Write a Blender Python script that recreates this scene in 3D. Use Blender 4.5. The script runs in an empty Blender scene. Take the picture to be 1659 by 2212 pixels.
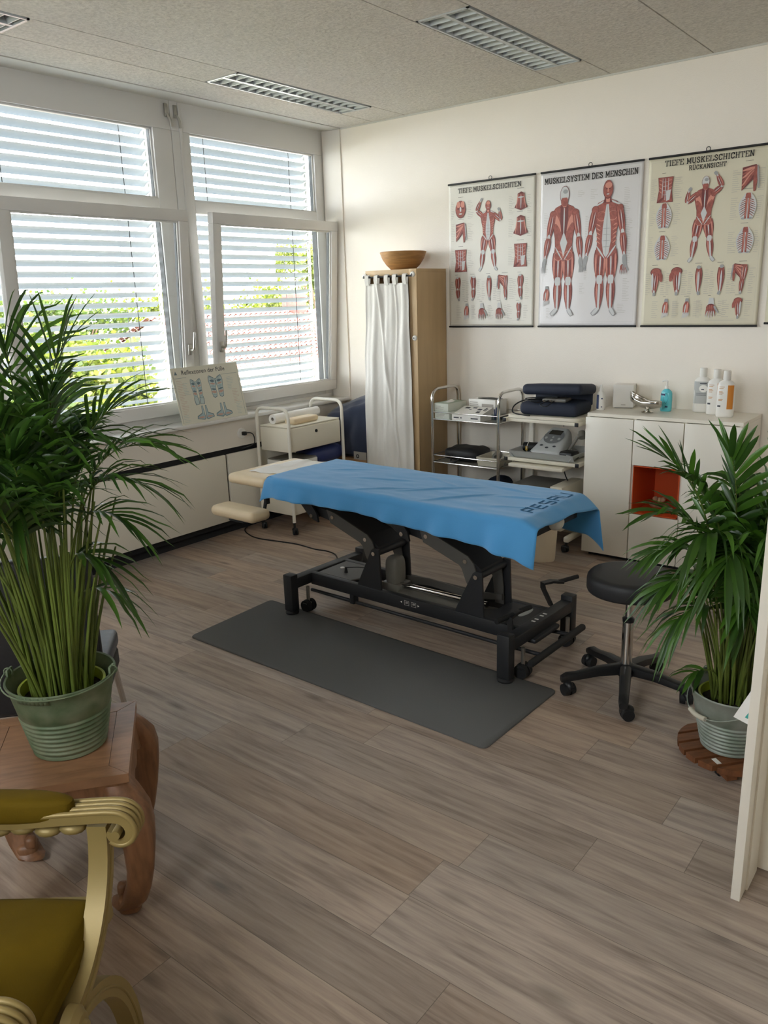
import bpy, bmesh, math, random
from mathutils import Vector, Matrix, noise
R = math.radians
random.seed(7)
S = bpy.context.scene
COL = S.collection

# ------------------------------------------------------------------ camera
cd = bpy.data.cameras.new('camera')
cam = bpy.data.objects.new('camera', cd)
COL.objects.link(cam)
cd.sensor_fit = 'HORIZONTAL'
cd.sensor_width = 36.0
cd.lens = 36.0 * 1722.45 / 1659
cd.clip_start = 0.05
cd.clip_end = 200
rt = Vector((0.78764657, 0.61539063, -0.03012065))
dn = Vector((0.1373565, -0.22304096, -0.96508337))
fw = Vector((-0.6006214, 0.75600735, -0.26020536))
cm = Matrix.Identity(4)
for i in range(3):
    cm[i][0] = rt[i]; cm[i][1] = -dn[i]; cm[i][2] = -fw[i]
cm[0][3], cm[1][3], cm[2][3] = 4.45, -5.2, 1.70
cam.matrix_world = cm
S.camera = cam

# ------------------------------------------------------------------ light and exposure
S.view_settings.view_transform = 'Standard'
S.view_settings.look = 'None'
S.view_settings.gamma = 1.0
S.view_settings.use_curve_mapping = False
S.view_settings.exposure = 2.38
S.cycles.use_denoising = True
S.cycles.max_bounces = 14
S.cycles.diffuse_bounces = 7
S.cycles.glossy_bounces = 4
S.cycles.transmission_bounces = 6
S.cycles.transparent_max_bounces = 24
S.cycles.sample_clamp_indirect = 6.0
S.cycles.caustics_reflective = False
S.cycles.caustics_refractive = False
w = bpy.data.worlds.new('sky')
S.world = w
w.use_nodes = True
bg = w.node_tree.nodes['Background']
bg.inputs[0].default_value = (0.93, 0.965, 1.0, 1)
bg.inputs[1].default_value = 5.0
sl = bpy.data.lights.new('sun', 'SUN')
sl.energy = 6.0
sl.angle = R(2)
sl.color = (1.0, 0.95, 0.86)
sun = bpy.data.objects.new('sun', sl)
COL.objects.link(sun)
sun.rotation_euler = Vector((-0.03, 0.30, -0.95)).to_track_quat('-Z', 'Y').to_euler()

def portal(y0, y1, z0, z1, x, sg=1):
    l = bpy.data.lights.new('window_portal', 'AREA')
    l.shape = 'RECTANGLE'
    l.size = y1 - y0
    l.size_y = z1 - z0
    l.cycles.is_portal = True
    o = bpy.data.objects.new('window_portal', l)
    COL.objects.link(o)
    o.matrix_world = Matrix(((0, 0, -sg, x), (sg, 0, 0, (y0 + y1) / 2), (0, -1, 0, (z0 + z1) / 2), (0, 0, 0, 1)))
    # local -Z points into the room (+X)

WINS = [(-1.345, -0.10), (-2.86, -1.645), (-4.36, -3.16)]
for a, b in WINS:
    portal(a, b, 0.95, 2.84, -0.29)
FILL_WIN = (2.5, 3.9, 1.75, 2.75)            # unseen window added behind the camera to let in fill light
l_ = bpy.data.lights.new('window_portal', 'AREA'); l_.shape = 'RECTANGLE'; l_.size = FILL_WIN[1] - FILL_WIN[0]; l_.size_y = FILL_WIN[3] - FILL_WIN[2]; l_.cycles.is_portal = True
o_ = bpy.data.objects.new('window_portal', l_); COL.objects.link(o_)
o_.matrix_world = Matrix(((1, 0, 0, (FILL_WIN[0] + FILL_WIN[1]) / 2), (0, 0, -1, -6.67), (0, 1, 0, (FILL_WIN[2] + FILL_WIN[3]) / 2), (0, 0, 0, 1)))

# ------------------------------------------------------------------ materials
def lin(h):
    h = h.lstrip('#')
    v = [int(h[i:i + 2], 16) / 255 for i in (0, 2, 4)]
    return [c / 12.92 if c <= 0.04045 else ((c + 0.055) / 1.055) ** 2.4 for c in v]

MATS = {}
def mat(name, col, rough=0.5, metal=0.0, bump=None, var=None, spec=0.5, coat=0, emit=None, sheen=0, sss=0, trans=0, stretch=None):
    if name in MATS:
        return MATS[name]
    m = bpy.data.materials.new(name)
    m.use_nodes = True
    nt = m.node_tree
    p = nt.nodes['Principled BSDF']
    c = lin(col) + [1]
    p.inputs['Base Color'].default_value = c
    p.inputs['Roughness'].default_value = rough
    p.inputs['Metallic'].default_value = metal
    p.inputs['Specular IOR Level'].default_value = spec
    p.inputs['Coat Weight'].default_value = coat
    p.inputs['Sheen Weight'].default_value = sheen
    p.inputs['Transmission Weight'].default_value = trans
    if bump or var:
        tc = nt.nodes.new('ShaderNodeTexCoord')
        src = tc.outputs['Object']
        if stretch:
            mp = nt.nodes.new('ShaderNodeMapping')
            mp.inputs['Scale'].default_value = stretch
            nt.links.new(src, mp.inputs[0])
            src = mp.outputs[0]
    if var:
        sc, amt = var[0], var[1]
        n = nt.nodes.new('ShaderNodeTexNoise')
        n.inputs['Scale'].default_value = sc
        n.inputs['Detail'].default_value = 4
        nt.links.new(src, n.inputs['Vector'])
        mx = nt.nodes.new('ShaderNodeMix')
        mx.data_type = 'RGBA'
        c2 = lin(var[2]) if len(var) > 2 else [x * (1 - amt) for x in c[:3]]
        mx.inputs[6].default_value = c
        mx.inputs[7].default_value = list(c2) + [1]
        rp = nt.nodes.new('ShaderNodeMapRange')
        rp.inputs[1].default_value = 0.35
        rp.inputs[2].default_value = 0.65
        nt.links.new(n.outputs[0], rp.inputs[0])
        nt.links.new(rp.outputs[0], mx.inputs[0])
        nt.links.new(mx.outputs[2], p.inputs['Base Color'])
    if bump:
        n = nt.nodes.new('ShaderNodeTexNoise')
        n.inputs['Scale'].default_value = bump[0]
        n.inputs['Detail'].default_value = 5
        nt.links.new(src, n.inputs['Vector'])
        b = nt.nodes.new('ShaderNodeBump')
        b.inputs['Strength'].default_value = bump[1]
        b.inputs['Distance'].default_value = bump[2] if len(bump) > 2 else 0.01
        nt.links.new(n.outputs[0], b.inputs['Height'])
        nt.links.new(b.outputs[0], p.inputs['Normal'])
    MATS[name] = m
    return m

def glass_mat(name, tint=(1, 1, 1), ref=0.06):
    m = bpy.data.materials.new(name)
    m.use_nodes = True
    nt = m.node_tree
    nt.nodes.clear()
    o = nt.nodes.new('ShaderNodeOutputMaterial')
    t = nt.nodes.new('ShaderNodeBsdfTransparent')
    t.inputs[0].default_value = (*tint, 1)
    g = nt.nodes.new('ShaderNodeBsdfGlossy')
    g.inputs['Roughness'].default_value = 0.03
    x = nt.nodes.new('ShaderNodeMixShader')
    x.inputs[0].default_value = ref
    nt.links.new(t.outputs[0], x.inputs[1])
    nt.links.new(g.outputs[0], x.inputs[2])
    nt.links.new(x.outputs[0], o.inputs[0])
    MATS[name] = m
    return m

def leaf_mat(name, c1, c2, tr=0.4, rough=0.35):
    m = bpy.data.materials.new(name)
    m.use_nodes = True
    nt = m.node_tree
    p = nt.nodes['Principled BSDF']
    p.inputs['Roughness'].default_value = rough
    g = nt.nodes.new('ShaderNodeNewGeometry')
    mx = nt.nodes.new('ShaderNodeMix')
    mx.data_type = 'RGBA'
    mx.inputs[6].default_value = lin(c1) + [1]
    mx.inputs[7].default_value = lin(c2) + [1]
    nt.links.new(g.outputs['Random Per Island'], mx.inputs[0])
    nt.links.new(mx.outputs[2], p.inputs['Base Color'])
    t = nt.nodes.new('ShaderNodeBsdfTranslucent')
    nt.links.new(mx.outputs[2], t.inputs[0])
    x = nt.nodes.new('ShaderNodeMixShader')
    x.inputs[0].default_value = tr
    nt.links.new(p.outputs[0], x.inputs[1])
    nt.links.new(t.outputs[0], x.inputs[2])
    nt.links.new(x.outputs[0], nt.nodes['Material Output'].inputs[0])
    MATS[name] = m
    return m

def floor_mat():
    m = bpy.data.materials.new('oak_vinyl_planks')
    m.use_nodes = True
    nt = m.node_tree
    N, K = nt.nodes, nt.links
    p = N['Principled BSDF']
    tc = N.new('ShaderNodeTexCoord')
    sp = N.new('ShaderNodeSeparateXYZ')
    K.new(tc.outputs['Object'], sp.inputs[0])
    def ma(op, a, b=None, c=None):
        n = N.new('ShaderNodeMath'); n.operation = op
        for i, v in enumerate((a, b, c)):
            if v is None: continue
            if isinstance(v, (int, float)): n.inputs[i].default_value = v
            else: K.new(v, n.inputs[i])
        return n.outputs[0]
    W, L = 0.187, 1.25
    yy = ma('DIVIDE', ma('ADD', sp.outputs[1], 3.634), W)
    row = ma('FLOOR', yy)
    fy = ma('FRACT', yy)
    wn = N.new('ShaderNodeTexWhiteNoise'); wn.noise_dimensions = '1D'
    K.new(row, wn.inputs['W'])
    xx = ma('DIVIDE', ma('ADD', sp.outputs[0], ma('MULTIPLY', wn.outputs[0], 3.0)), L)
    col = ma('FLOOR', xx)
    fx = ma('FRACT', xx)
    idn = N.new('ShaderNodeTexWhiteNoise'); idn.noise_dimensions = '2D'
    cb = N.new('ShaderNodeCombineXYZ')
    K.new(row, cb.inputs[0]); K.new(col, cb.inputs[1])
    K.new(cb.outputs[0], idn.inputs['Vector'])
    # grain
    off = N.new('ShaderNodeVectorMath'); off.operation = 'MULTIPLY_ADD'
    K.new(idn.outputs['Color'], off.inputs[0])
    off.inputs[1].default_value = (37, 53, 11)
    K.new(tc.outputs['Object'], off.inputs[2])
    mp = N.new('ShaderNodeMapping')
    mp.inputs['Scale'].default_value = (1.1, 13, 1)
    K.new(off.outputs[0], mp.inputs[0])
    n1 = N.new('ShaderNodeTexNoise'); n1.inputs['Scale'].default_value = 2.6; n1.inputs['Detail'].default_value = 8; n1.inputs['Distortion'].default_value = 0.6
    K.new(mp.outputs[0], n1.inputs['Vector'])
    mp2 = N.new('ShaderNodeMapping')
    mp2.inputs['Scale'].default_value = (4, 60, 1)
    K.new(off.outputs[0], mp2.inputs[0])
    n2 = N.new('ShaderNodeTexNoise'); n2.inputs['Scale'].default_value = 3; n2.inputs['Detail'].default_value = 3
    K.new(mp2.outputs[0], n2.inputs['Vector'])
    cr = N.new('ShaderNodeValToRGB')
    e = cr.color_ramp.elements
    e[0].position = 0.30; e[0].color = lin('#806d5f') + [1]
    e[1].position = 0.72; e[1].color = lin('#b9a48f') + [1]
    x = cr.color_ramp.elements.new(0.5); x.color = lin('#a48e7c') + [1]
    K.new(ma('ADD', ma('MULTIPLY', n1.outputs[0], 0.75), ma('MULTIPLY', n2.outputs[0], 0.25)), cr.inputs[0])
    hs = N.new('ShaderNodeHueSaturation')
    K.new(cr.outputs[0], hs.inputs['Color'])
    K.new(ma('ADD', ma('MULTIPLY', idn.outputs[0], 0.30), 0.84), hs.inputs['Value'])
    sepc = N.new('ShaderNodeSeparateColor')
    K.new(idn.outputs['Color'], sepc.inputs[0])
    K.new(ma('ADD', ma('MULTIPLY', sepc.outputs[1], 0.4), 0.62), hs.inputs['Saturation'])
    # knots
    mp3 = N.new('ShaderNodeMapping'); mp3.inputs['Scale'].default_value = (2.2, 7, 1)
    K.new(off.outputs[0], mp3.inputs[0])
    vo = N.new('ShaderNodeTexVoronoi'); vo.inputs['Scale'].default_value = 0.9
    K.new(mp3.outputs[0], vo.inputs['Vector'])
    kn = N.new('ShaderNodeMapRange')
    kn.inputs[1].default_value = 0.03; kn.inputs[2].default_value = 0.16; kn.inputs[3].default_value = 0.55; kn.inputs[4].default_value = 1.0
    K.new(vo.outputs['Distance'], kn.inputs[0])
    # seams
    def edge(f, wd):
        return ma('MINIMUM', ma('GREATER_THAN', f, wd), ma('LESS_THAN', f, 1 - wd))
    seam = ma('MINIMUM', edge(fy, 0.006), edge(fx, 0.0009))
    sm = ma('ADD', ma('MULTIPLY', seam, 0.45), 0.55)
    mu = N.new('ShaderNodeMix'); mu.data_type = 'RGBA'; mu.blend_type = 'MULTIPLY'; mu.inputs[0].default_value = 1
    K.new(hs.outputs[0], mu.inputs[6])
    cc = N.new('ShaderNodeCombineColor')
    v = ma('MULTIPLY', sm, kn.outputs[0])
    for i in range(3): K.new(v, cc.inputs[i])
    K.new(cc.outputs[0], mu.inputs[7])
    K.new(mu.outputs[2], p.inputs['Base Color'])
    p.inputs['Roughness'].default_value = 0.42
    p.inputs['Specular IOR Level'].default_value = 0.4
    b = N.new('ShaderNodeBump'); b.inputs['Strength'].default_value = 0.25; b.inputs['Distance'].default_value = 0.002
    K.new(ma('ADD', ma('MULTIPLY', seam, 0.6), ma('MULTIPLY', n2.outputs[0], 0.4)), b.inputs['Height'])
    K.new(b.outputs[0], p.inputs['Normal'])
    return m

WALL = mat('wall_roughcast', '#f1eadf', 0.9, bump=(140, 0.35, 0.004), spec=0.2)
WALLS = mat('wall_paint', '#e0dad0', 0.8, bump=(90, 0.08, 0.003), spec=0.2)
CEIL = mat('ceiling_tile', '#dedad3', 0.95, bump=(48, 1.0, 0.010), var=(62, 0.18), spec=0.1)
CEILG = mat('ceiling_gap', '#6b6964', 0.9)
STRIP = mat('ceiling_strip', '#cfcdc5', 0.6)
PVC = mat('white_window_frame', '#d6d5d2', 0.35)
GASK = mat('grey_gasket', '#55585a', 0.6)
SLAT = mat('blind_slat', '#8b9299', 0.5)
CORD = mat('dark_cord', '#3c3f42', 0.7)
GLASS = glass_mat('window_glass', (0.97, 0.98, 0.98), 0.03)
CLEAR = glass_mat('clear_plastic', (0.82, 0.86, 0.87))
ALU = mat('satin_aluminium', '#b9b7b0', 0.35, 1.0)
CHROME = mat('chrome', '#d6d4d0', 0.12, 1.0)
LOUV = mat('lamp_louvre', '#c3c8ca', 0.4, 0.25)
RADW = mat('radiator_cover', '#dcd7ca', 0.5)
BLACK = mat('matt_black_gap', '#1b1b1d', 0.8)
POWD = mat('black_powder_coat', '#232427', 0.5, bump=(300, 0.1, 0.001))
POWG = mat('grey_powder_coat', '#55534f', 0.5)
PLAST = mat('black_plastic', '#17181a', 0.4)
RUBB = mat('black_rubber', '#141416', 0.7)
GREYP = mat('smoky_grey_plastic', '#7d7a72', 0.4)
TOWEL = mat('blue_terry_towel', '#5299d0', 0.95, bump=(420, 0.35, 0.002), sheen=0.3, spec=0.1)
TOWELD = mat('towel_woven_letters', '#2f6189', 0.9, spec=0.1)
BEIGE = mat('beige_vinyl', '#dcc8a6', 0.42, bump=(260, 0.06, 0.001))
SHEET = mat('white_sheet', '#d9d9d2', 0.85, bump=(35, 0.4, 0.01))
PAPER = mat('white_paper', '#e8e6e2', 0.85, bump=(20, 0.3, 0.006))
MATG = mat('charcoal_foam', '#5e5e5d', 0.9, bump=(350, 0.3, 0.002), spec=0.25)
VINYLB = mat('black_vinyl', '#202124', 0.55, bump=(240, 0.12, 0.001))
CREAM = mat('cream_lacquer', '#e6e0cf', 0.4)
CREAMT = mat('white_tube', '#e8e4d8', 0.3)
BIRCH = mat('birch_veneer', '#c3a67c', 0.5, var=(3, 0.12), stretch=(6, 6, 0.6))
BOWLW = mat('turned_wood', '#b1834f', 0.45, var=(5, 0.3), stretch=(2, 2, 14))
LINEN = mat('white_curtain', '#d6d3cc', 0.9, bump=(180, 0.25, 0.002), spec=0.1)
NAVY = mat('navy_cloth', '#363d50', 0.9, bump=(260, 0.35, 0.003), sheen=0.3, spec=0.1)
NAVYC = mat('navy_case', '#1e2638', 0.7, bump=(300, 0.15, 0.001))
NAVYS = mat('navy_satin', '#243062', 0.5, bump=(12, 0.2, 0.01))
CARD = mat('brown_cardboard', '#a37f5c', 0.85)
WHITEL = mat('white_lacquer', '#e9e4d8', 0.35)
ORANGE = mat('orange_lacquer', '#c9501f', 0.4)
OBJB = mat('shell_beige', '#cbb08c', 0.7, var=(30, 0.35))
STEEL = mat('polished_steel', '#c9c5bd', 0.15, 1.0)
SOAP = mat('turquoise_soap', '#5fc6d2', 0.15, coat=0.5)
WPL = mat('white_plastic', '#e9e7e1', 0.35)
WBIN = mat('ivory_plastic', '#e6d9c2', 0.45)
LABO = mat('orange_label', '#d2852f', 0.45)
LABG = mat('grey_label', '#b3b5b3', 0.5)
LABD = mat('dark_label', '#3e4248', 0.6)
LABN = mat('navy_label', '#26345c', 0.5)
PRLG = mat('print_grey', '#a9a49c', 0.8)
LEATH = mat('dark_leather', '#15161a', 0.5, bump=(40, 0.25, 0.004))
LEATHG = mat('grey_leather_seat', '#4a4d55', 0.4, bump=(25, 0.25, 0.006))
TEAK = mat('carved_hardwood', '#8c6243', 0.45, var=(4, 0.35), stretch=(14, 14, 1.6))
TEAKT = mat('hardwood_top', '#9f7656', 0.38, var=(4, 0.28), stretch=(3, 14, 3))
SEAM = mat('dark_joint', '#3a2a1c', 0.8)
GOLD = mat('gilded_wood', '#94804e', 0.48, 0.25, bump=(60, 0.15, 0.002))
VELV = mat('olive_velvet', '#66510a', 0.85, spec=0.15, bump=(220, 0.2, 0.002), var=(5, 0.25))
GRNB = mat('green_galvanised', '#56694a', 0.55, 0.15, var=(14, 0.0, '#7d866c'))
GREYB = mat('grey_galvanised', '#a4aaa2', 0.5, 0.3, var=(12, 0.0, '#7f8c7e'))
LIME = mat('lime_pot', '#9fae2c', 0.5)
SOIL = mat('potting_soil', '#2a2019', 1.0, bump=(60, 1.0, 0.02))
LEAFL = leaf_mat('palm_leaf', '#27411a', '#4d7427', 0.35)
LEAFR = leaf_mat('palm_leaf_right', '#2c4a1c', '#55822a', 0.35)
STEM = mat('palm_stem', '#66752f', 0.45, var=(9, 0.4))
ROLL = mat('oiled_slats', '#7c4c2c', 0.55, var=(6, 0.35), stretch=(14, 3, 3))
POSTW = mat('poster_white', '#dcd9d8', 0.22, spec=0.45, bump=(5, 0.06, 0.02))
POSTI = mat('poster_ivory', '#dcd8cc', 0.3, spec=0.4, bump=(5, 0.05, 0.02))
POSTC = mat('poster_cream', '#d8d1ba', 0.4, spec=0.35, bump=(5, 0.04, 0.02))
INK = mat('ink_black', '#26231f', 0.6)
MUS = mat('ink_muscle', '#a8584b', 0.5, var=(60, 0.35))
MUSD = mat('ink_muscle_dark', '#6d2a28', 0.5)
MUSL = mat('ink_muscle_light', '#d08a78', 0.5)
BONE = mat('ink_tendon', '#c9c9c8', 0.5)
BONED = mat('ink_tendon_grey', '#9c9c9c', 0.5)
LINE = mat('ink_line', '#b3aea6', 0.6)
FEETB = mat('ink_blue', '#9db3b8', 0.6)
FEETD = mat('ink_slate', '#667b84', 0.6)
CHART = mat('chart_board', '#d3d1c2', 0.6)
TREE1 = leaf_mat('tree_leaves', '#2f4012', '#6a701f', 0.45, 0.6)
TREE2 = leaf_mat('tree_leaves_dark', '#2e421b', '#525f20', 0.4, 0.6)
TRUNK = mat('bark', '#5a4636', 0.9)
TILE = mat('roof_tiles', '#5e2a20', 0.8, var=(3, 0.3))
HWALL = mat('house_render', '#e6ded0', 0.9)
LAWN = mat('lawn', '#56543f', 0.95, var=(0.4, 0.35))

# ------------------------------------------------------------------ mesh building
class MB:
    def __init__(s, M=None):
        s.bm = bmesh.new(); s.M = M or Matrix.Identity(4); s.mi = 0
    def v(s, p):
        return s.bm.verts.new(s.M @ Vector(p))
    def f(s, vs, mi=None):
        try:
            fa = s.bm.faces.new(vs)
            fa.material_index = s.mi if mi is None else mi
            return fa
        except ValueError:
            return None
    def box(s, x0, x1, y0, y1, z0, z1, bev=0.0, mi=None, seg=2, rot=None):
        t = bmesh.new()
        bmesh.ops.create_cube(t, size=1)
        for v in t.verts:
            v.co = Vector((v.co.x * (x1 - x0), v.co.y * (y1 - y0), v.co.z * (z1 - z0)))
        if bev > 0:
            bev = min(bev, 0.49 * min(abs(x1 - x0), abs(y1 - y0), abs(z1 - z0)))
            bmesh.ops.bevel(t, geom=list(t.edges), offset=bev, segments=seg, affect='EDGES', profile=0.5)
        T = Matrix.Translation(((x0 + x1) / 2, (y0 + y1) / 2, (z0 + z1) / 2))
        if rot is not None: T = T @ rot
        s.add(t, T, mi)
        return s
    def add(s, t, T=None, mi=None):
        mp = {}
        for v in t.verts:
            mp[v] = s.v((T @ v.co) if T else v.co)
        for fa in t.faces:
            s.f([mp[v] for v in fa.verts], mi)
        t.free()
    def cyl(s, p0, p1, r0, r1=None, n=16, cap=True, mi=None):
        r1 = r0 if r1 is None else r1
        p0, p1 = Vector(p0), Vector(p1)
        d = (p1 - p0).normalized()
        a = d.orthogonal().normalized(); b = d.cross(a)
        A = []; B = []
        for i in range(n):
            t = 2 * math.pi * i / n
            o = a * math.cos(t) + b * math.sin(t)
            A.append(s.v(p0 + o * r0)); B.append(s.v(p1 + o * r1))
        for i in range(n):
            j = (i + 1) % n
            s.f([A[i], A[j], B[j], B[i]], mi)
        if cap:
            s.f(A[::-1], mi); s.f(B, mi)
        return s
    def tube(s, pts, r, n=8, mi=None, closed=False, cap=True):
        pts = [Vector(p) for p in pts]
        m = len(pts)
        rr = r if isinstance(r, (list, tuple)) else [r] * m
        rings = []
        prev = None
        for i, p in enumerate(pts):
            if closed: d = pts[(i + 1) % m] - pts[i - 1]
            else: d = pts[min(i + 1, m - 1)] - pts[max(i - 1, 0)]
            d = d.normalized() if d.length > 1e-9 else Vector((0, 0, 1))
            if prev is None: a = d.orthogonal().normalized()
            else:
                a = prev - d * prev.dot(d)
                a = a.normalized() if a.length > 1e-6 else d.orthogonal().normalized()
            prev = a
            b = d.cross(a)
            rings.append([s.v(p + (a * math.cos(2 * math.pi * k / n) + b * math.sin(2 * math.pi * k / n)) * rr[i]) for k in range(n)])
        for i in range(m if closed else m - 1):
            A, B = rings[i], rings[(i + 1) % m]
            for k in range(n):
                l = (k + 1) % n
                s.f([A[k], A[l], B[l], B[k]], mi)
        if cap and not closed:
            s.f(rings[0][::-1], mi); s.f(rings[-1], mi)
        return s
    def ribbon(s, pts, wv, t, mi=None):
        """bar of width vector wv(i) and thickness t(i) swept on pts, wv fixed"""
        pts = [Vector(p) for p in pts]
        wv = Vector(wv)
        rings = []
        m = len(pts)
        for i, p in enumerate(pts):
            d = (pts[min(i + 1, m - 1)] - pts[max(i - 1, 0)]).normalized()
            nrm = d.cross(wv.normalized()).normalized()
            th = t[i] if isinstance(t, (list, tuple)) else t
            rings.append([s.v(p + wv / 2 + nrm * th / 2), s.v(p - wv / 2 + nrm * th / 2), s.v(p - wv / 2 - nrm * th / 2), s.v(p + wv / 2 - nrm * th / 2)])
        for A, B in zip(rings, rings[1:]):
            for k in range(4):
                l = (k + 1) % 4
                s.f([A[k], A[l], B[l], B[k]], mi)
        s.f(rings[0][::-1], mi); s.f(rings[-1], mi)
        return s
    def lathe(s, prof, c=(0, 0, 0), n=32, mi=None, T=None):
        c = Vector(c)
        rings = []
        for r, z in prof:
            rings.append([s.v((T @ Vector((r * math.cos(2 * math.pi * k / n), r * math.sin(2 * math.pi * k / n), z)) if T else
                               Vector((r * math.cos(2 * math.pi * k / n), r * math.sin(2 * math.pi * k / n), z))) + c) for k in range(n)] if r > 1e-6
                         else [s.v((T @ Vector((0, 0, z)) if T else Vector((0, 0, z))) + c)])
        for A, B in zip(rings, rings[1:]):
            for k in range(n):
                l = (k + 1) % n
                if len(A) == 1 and len(B) == 1: continue
                if len(A) == 1: s.f([A[0], B[l], B[k]], mi)
                elif len(B) == 1: s.f([A[k], A[l], B[0]], mi)
                else: s.f([A[k], A[l], B[l], B[k]], mi)
        return s
    def prism(s, poly, fn, mi=None):
        """poly: 2d points; fn(u,v,side) -> 3d with side 0/1"""
        A = [s.v(fn(u, v, 0)) for u, v in poly]
        B = [s.v(fn(u, v, 1)) for u, v in poly]
        n = len(poly)
        s.f(A[::-1], mi); s.f(B, mi)
        for i in range(n):
            j = (i + 1) % n
            s.f([A[i], A[j], B[j], B[i]], mi)
        return s
    def grid(s, fn, nu, nv, mi=None, closeu=False):
        G = [[s.v(fn(i / nu, j / nv)) for j in range(nv + 1)] for i in range(nu + (0 if closeu else 1))]
        m = len(G)
        for i in range(nu):
            for j in range(nv):
                a, b = G[i % m], G[(i + 1) % m]
                s.f([a[j], b[j], b[j + 1], a[j + 1]], mi)
        return s
    def blob(s, c, rx, ry, rz, e1=1.0, e2=1.0, nu=24, nv=12, mi=None, rot=None):
        """superellipsoid"""
        def pw(x, e): return math.copysign(abs(x) ** e, x)
        c = Vector(c)
        rings = []
        for j in range(nv + 1):
            ph = -math.pi / 2 + math.pi * j / nv
            ring = []
            for i in range(nu):
                th = 2 * math.pi * i / nu
                p = Vector((rx * pw(math.cos(ph), e1) * pw(math.cos(th), e2), ry * pw(math.cos(ph), e1) * pw(math.sin(th), e2), rz * pw(math.sin(ph), e1)))
                if rot is not None: p = rot @ p
                ring.append(p + c)
            rings.append(ring)
        bot = s.v(rings[0][0]); top = s.v(rings[-1][0])
        R_ = [[s.v(p) for p in r] for r in rings[1:-1]]
        for i in range(nu):
            j = (i + 1) % nu
            s.f([bot, R_[0][j], R_[0][i]], mi); s.f([top, R_[-1][i], R_[-1][j]], mi)
        for A, B in zip(R_, R_[1:]):
            for i in range(nu):
                j = (i + 1) % nu
                s.f([A[i], A[j], B[j], B[i]], mi)
        return s
    def build(s, name, mats, parent=None, smooth=True, normals=True, angle=38, solid=None):
        if normals: bmesh.ops.recalc_face_normals(s.bm, faces=s.bm.faces)
        me = bpy.data.meshes.new(name)
        s.bm.to_mesh(me); s.bm.free()
        if not isinstance(mats, (list, tuple)): mats = [mats]
        for m in mats: me.materials.append(m)
        if smooth and len(me.polygons):
            me.polygons.foreach_set('use_smooth', [True] * len(me.polygons))
            me.set_sharp_from_angle(angle=R(angle))
        o = bpy.data.objects.new(name, me)
        COL.objects.link(o)
        if parent is not None: o.parent = parent
        if solid:
            md = o.modifiers.new('thickness', 'SOLIDIFY'); md.thickness = solid; md.offset = 0
        return o

def tag(o, label, cat, group=None, kind=None):
    if label: o['label'] = label
    if cat: o['category'] = cat
    if group: o['group'] = group
    if kind: o['kind'] = kind
    return o
def thing(name, label, cat, loc=(0, 0, 0), rz=0.0, group=None):
    o = bpy.data.objects.new(name, None)
    o.empty_display_size = 0.1
    COL.objects.link(o)
    o.location = loc; o.rotation_euler = (0, 0, rz)
    return tag(o, label, cat, group)
def struct(o):
    o['kind'] = 'structure'
    return o
def bez(p0, p1, p2, n):
    p0, p1, p2 = Vector(p0), Vector(p1), Vector(p2)
    return [p0 * (1 - t) ** 2 + p1 * 2 * t * (1 - t) + p2 * t * t for t in [i / n for i in range(n + 1)]]
def rounded(pts, r, n=5):
    """polyline with rounded corners"""
    pts = [Vector(p) for p in pts]
    out = [pts[0]]
    for a, b, c in zip(pts, pts[1:], pts[2:]):
        d1 = (a - b); d2 = (c - b)
        k = min(r, d1.length * 0.49, d2.length * 0.49)
        out += bez(b + d1.normalized() * k, b, b + d2.normalized() * k, n)
    out.append(pts[-1])
    return out
def caster(mb_fork, mb_wheel, x, y, r=0.025, ang=0.0, ztop=0.09):
    c, s_ = math.cos(ang), math.sin(ang)
    mb_fork.cyl((x, y, r * 1.9), (x, y, ztop), 0.009, n=10)
    ox, oy = x + c * r * 0.7, y + s_ * r * 0.7
    for sg in (-1, 1):
        a = (ox - s_ * sg * 0.004, oy + c * sg * 0.004, r); b = (ox - s_ * sg * 0.018, oy + c * sg * 0.018, r)
        mb_wheel.cyl(a, b, r, r * 0.92, n=20)
    mb_fork.blob((ox * 0.6 + x * 0.4, oy * 0.6 + y * 0.4, r * 1.55), r * 1.0, r * 0.75, r * 0.6, nu=14, nv=8)
# ------------------------------------------------------------------ room shell
H = 2.99
XR, YF = 5.6, -6.6
b = MB(); b.box(-0.35, XR + 0.1, YF - 0.1, 0.15, -0.12, 0.0)
fl = struct(b.build('floor', floor_mat(), smooth=False))
b = MB(); b.box(-0.35, XR + 0.1, 0.0, 0.15, 0.0, H + 0.2)
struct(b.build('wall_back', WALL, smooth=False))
b = MB(); b.box(XR, XR + 0.1, YF, 0.0, 0.0, H + 0.2)
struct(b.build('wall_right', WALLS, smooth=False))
b = MB()
for a in ((-0.35, FILL_WIN[0], 0.0, H + 0.2), (FILL_WIN[1], XR + 0.1, 0.0, H + 0.2), (FILL_WIN[0], FILL_WIN[1], 0.0, FILL_WIN[2]), (FILL_WIN[0], FILL_WIN[1], FILL_WIN[3], H + 0.2)):
    b.box(a[0], a[1], YF - 0.1, YF, a[2], a[3])
struct(b.build('wall_front', WALLS, smooth=False))
# window wall: parapet, closed piece towards the front
b = MB()
b.box(-0.35, -0.14, YF, 0.0, 0.0, 0.86)
b.box(-0.35, -0.14, YF, -4.52, 0.86, H + 0.2)
b.box(-0.35, -0.28, YF, 0.0, H - 0.10, H + 0.2)
b.box(-0.14, -0.055, YF, 0.0, 0.655, 0.86)
struct(b.build('wall_left', WALLS, smooth=False))
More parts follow.
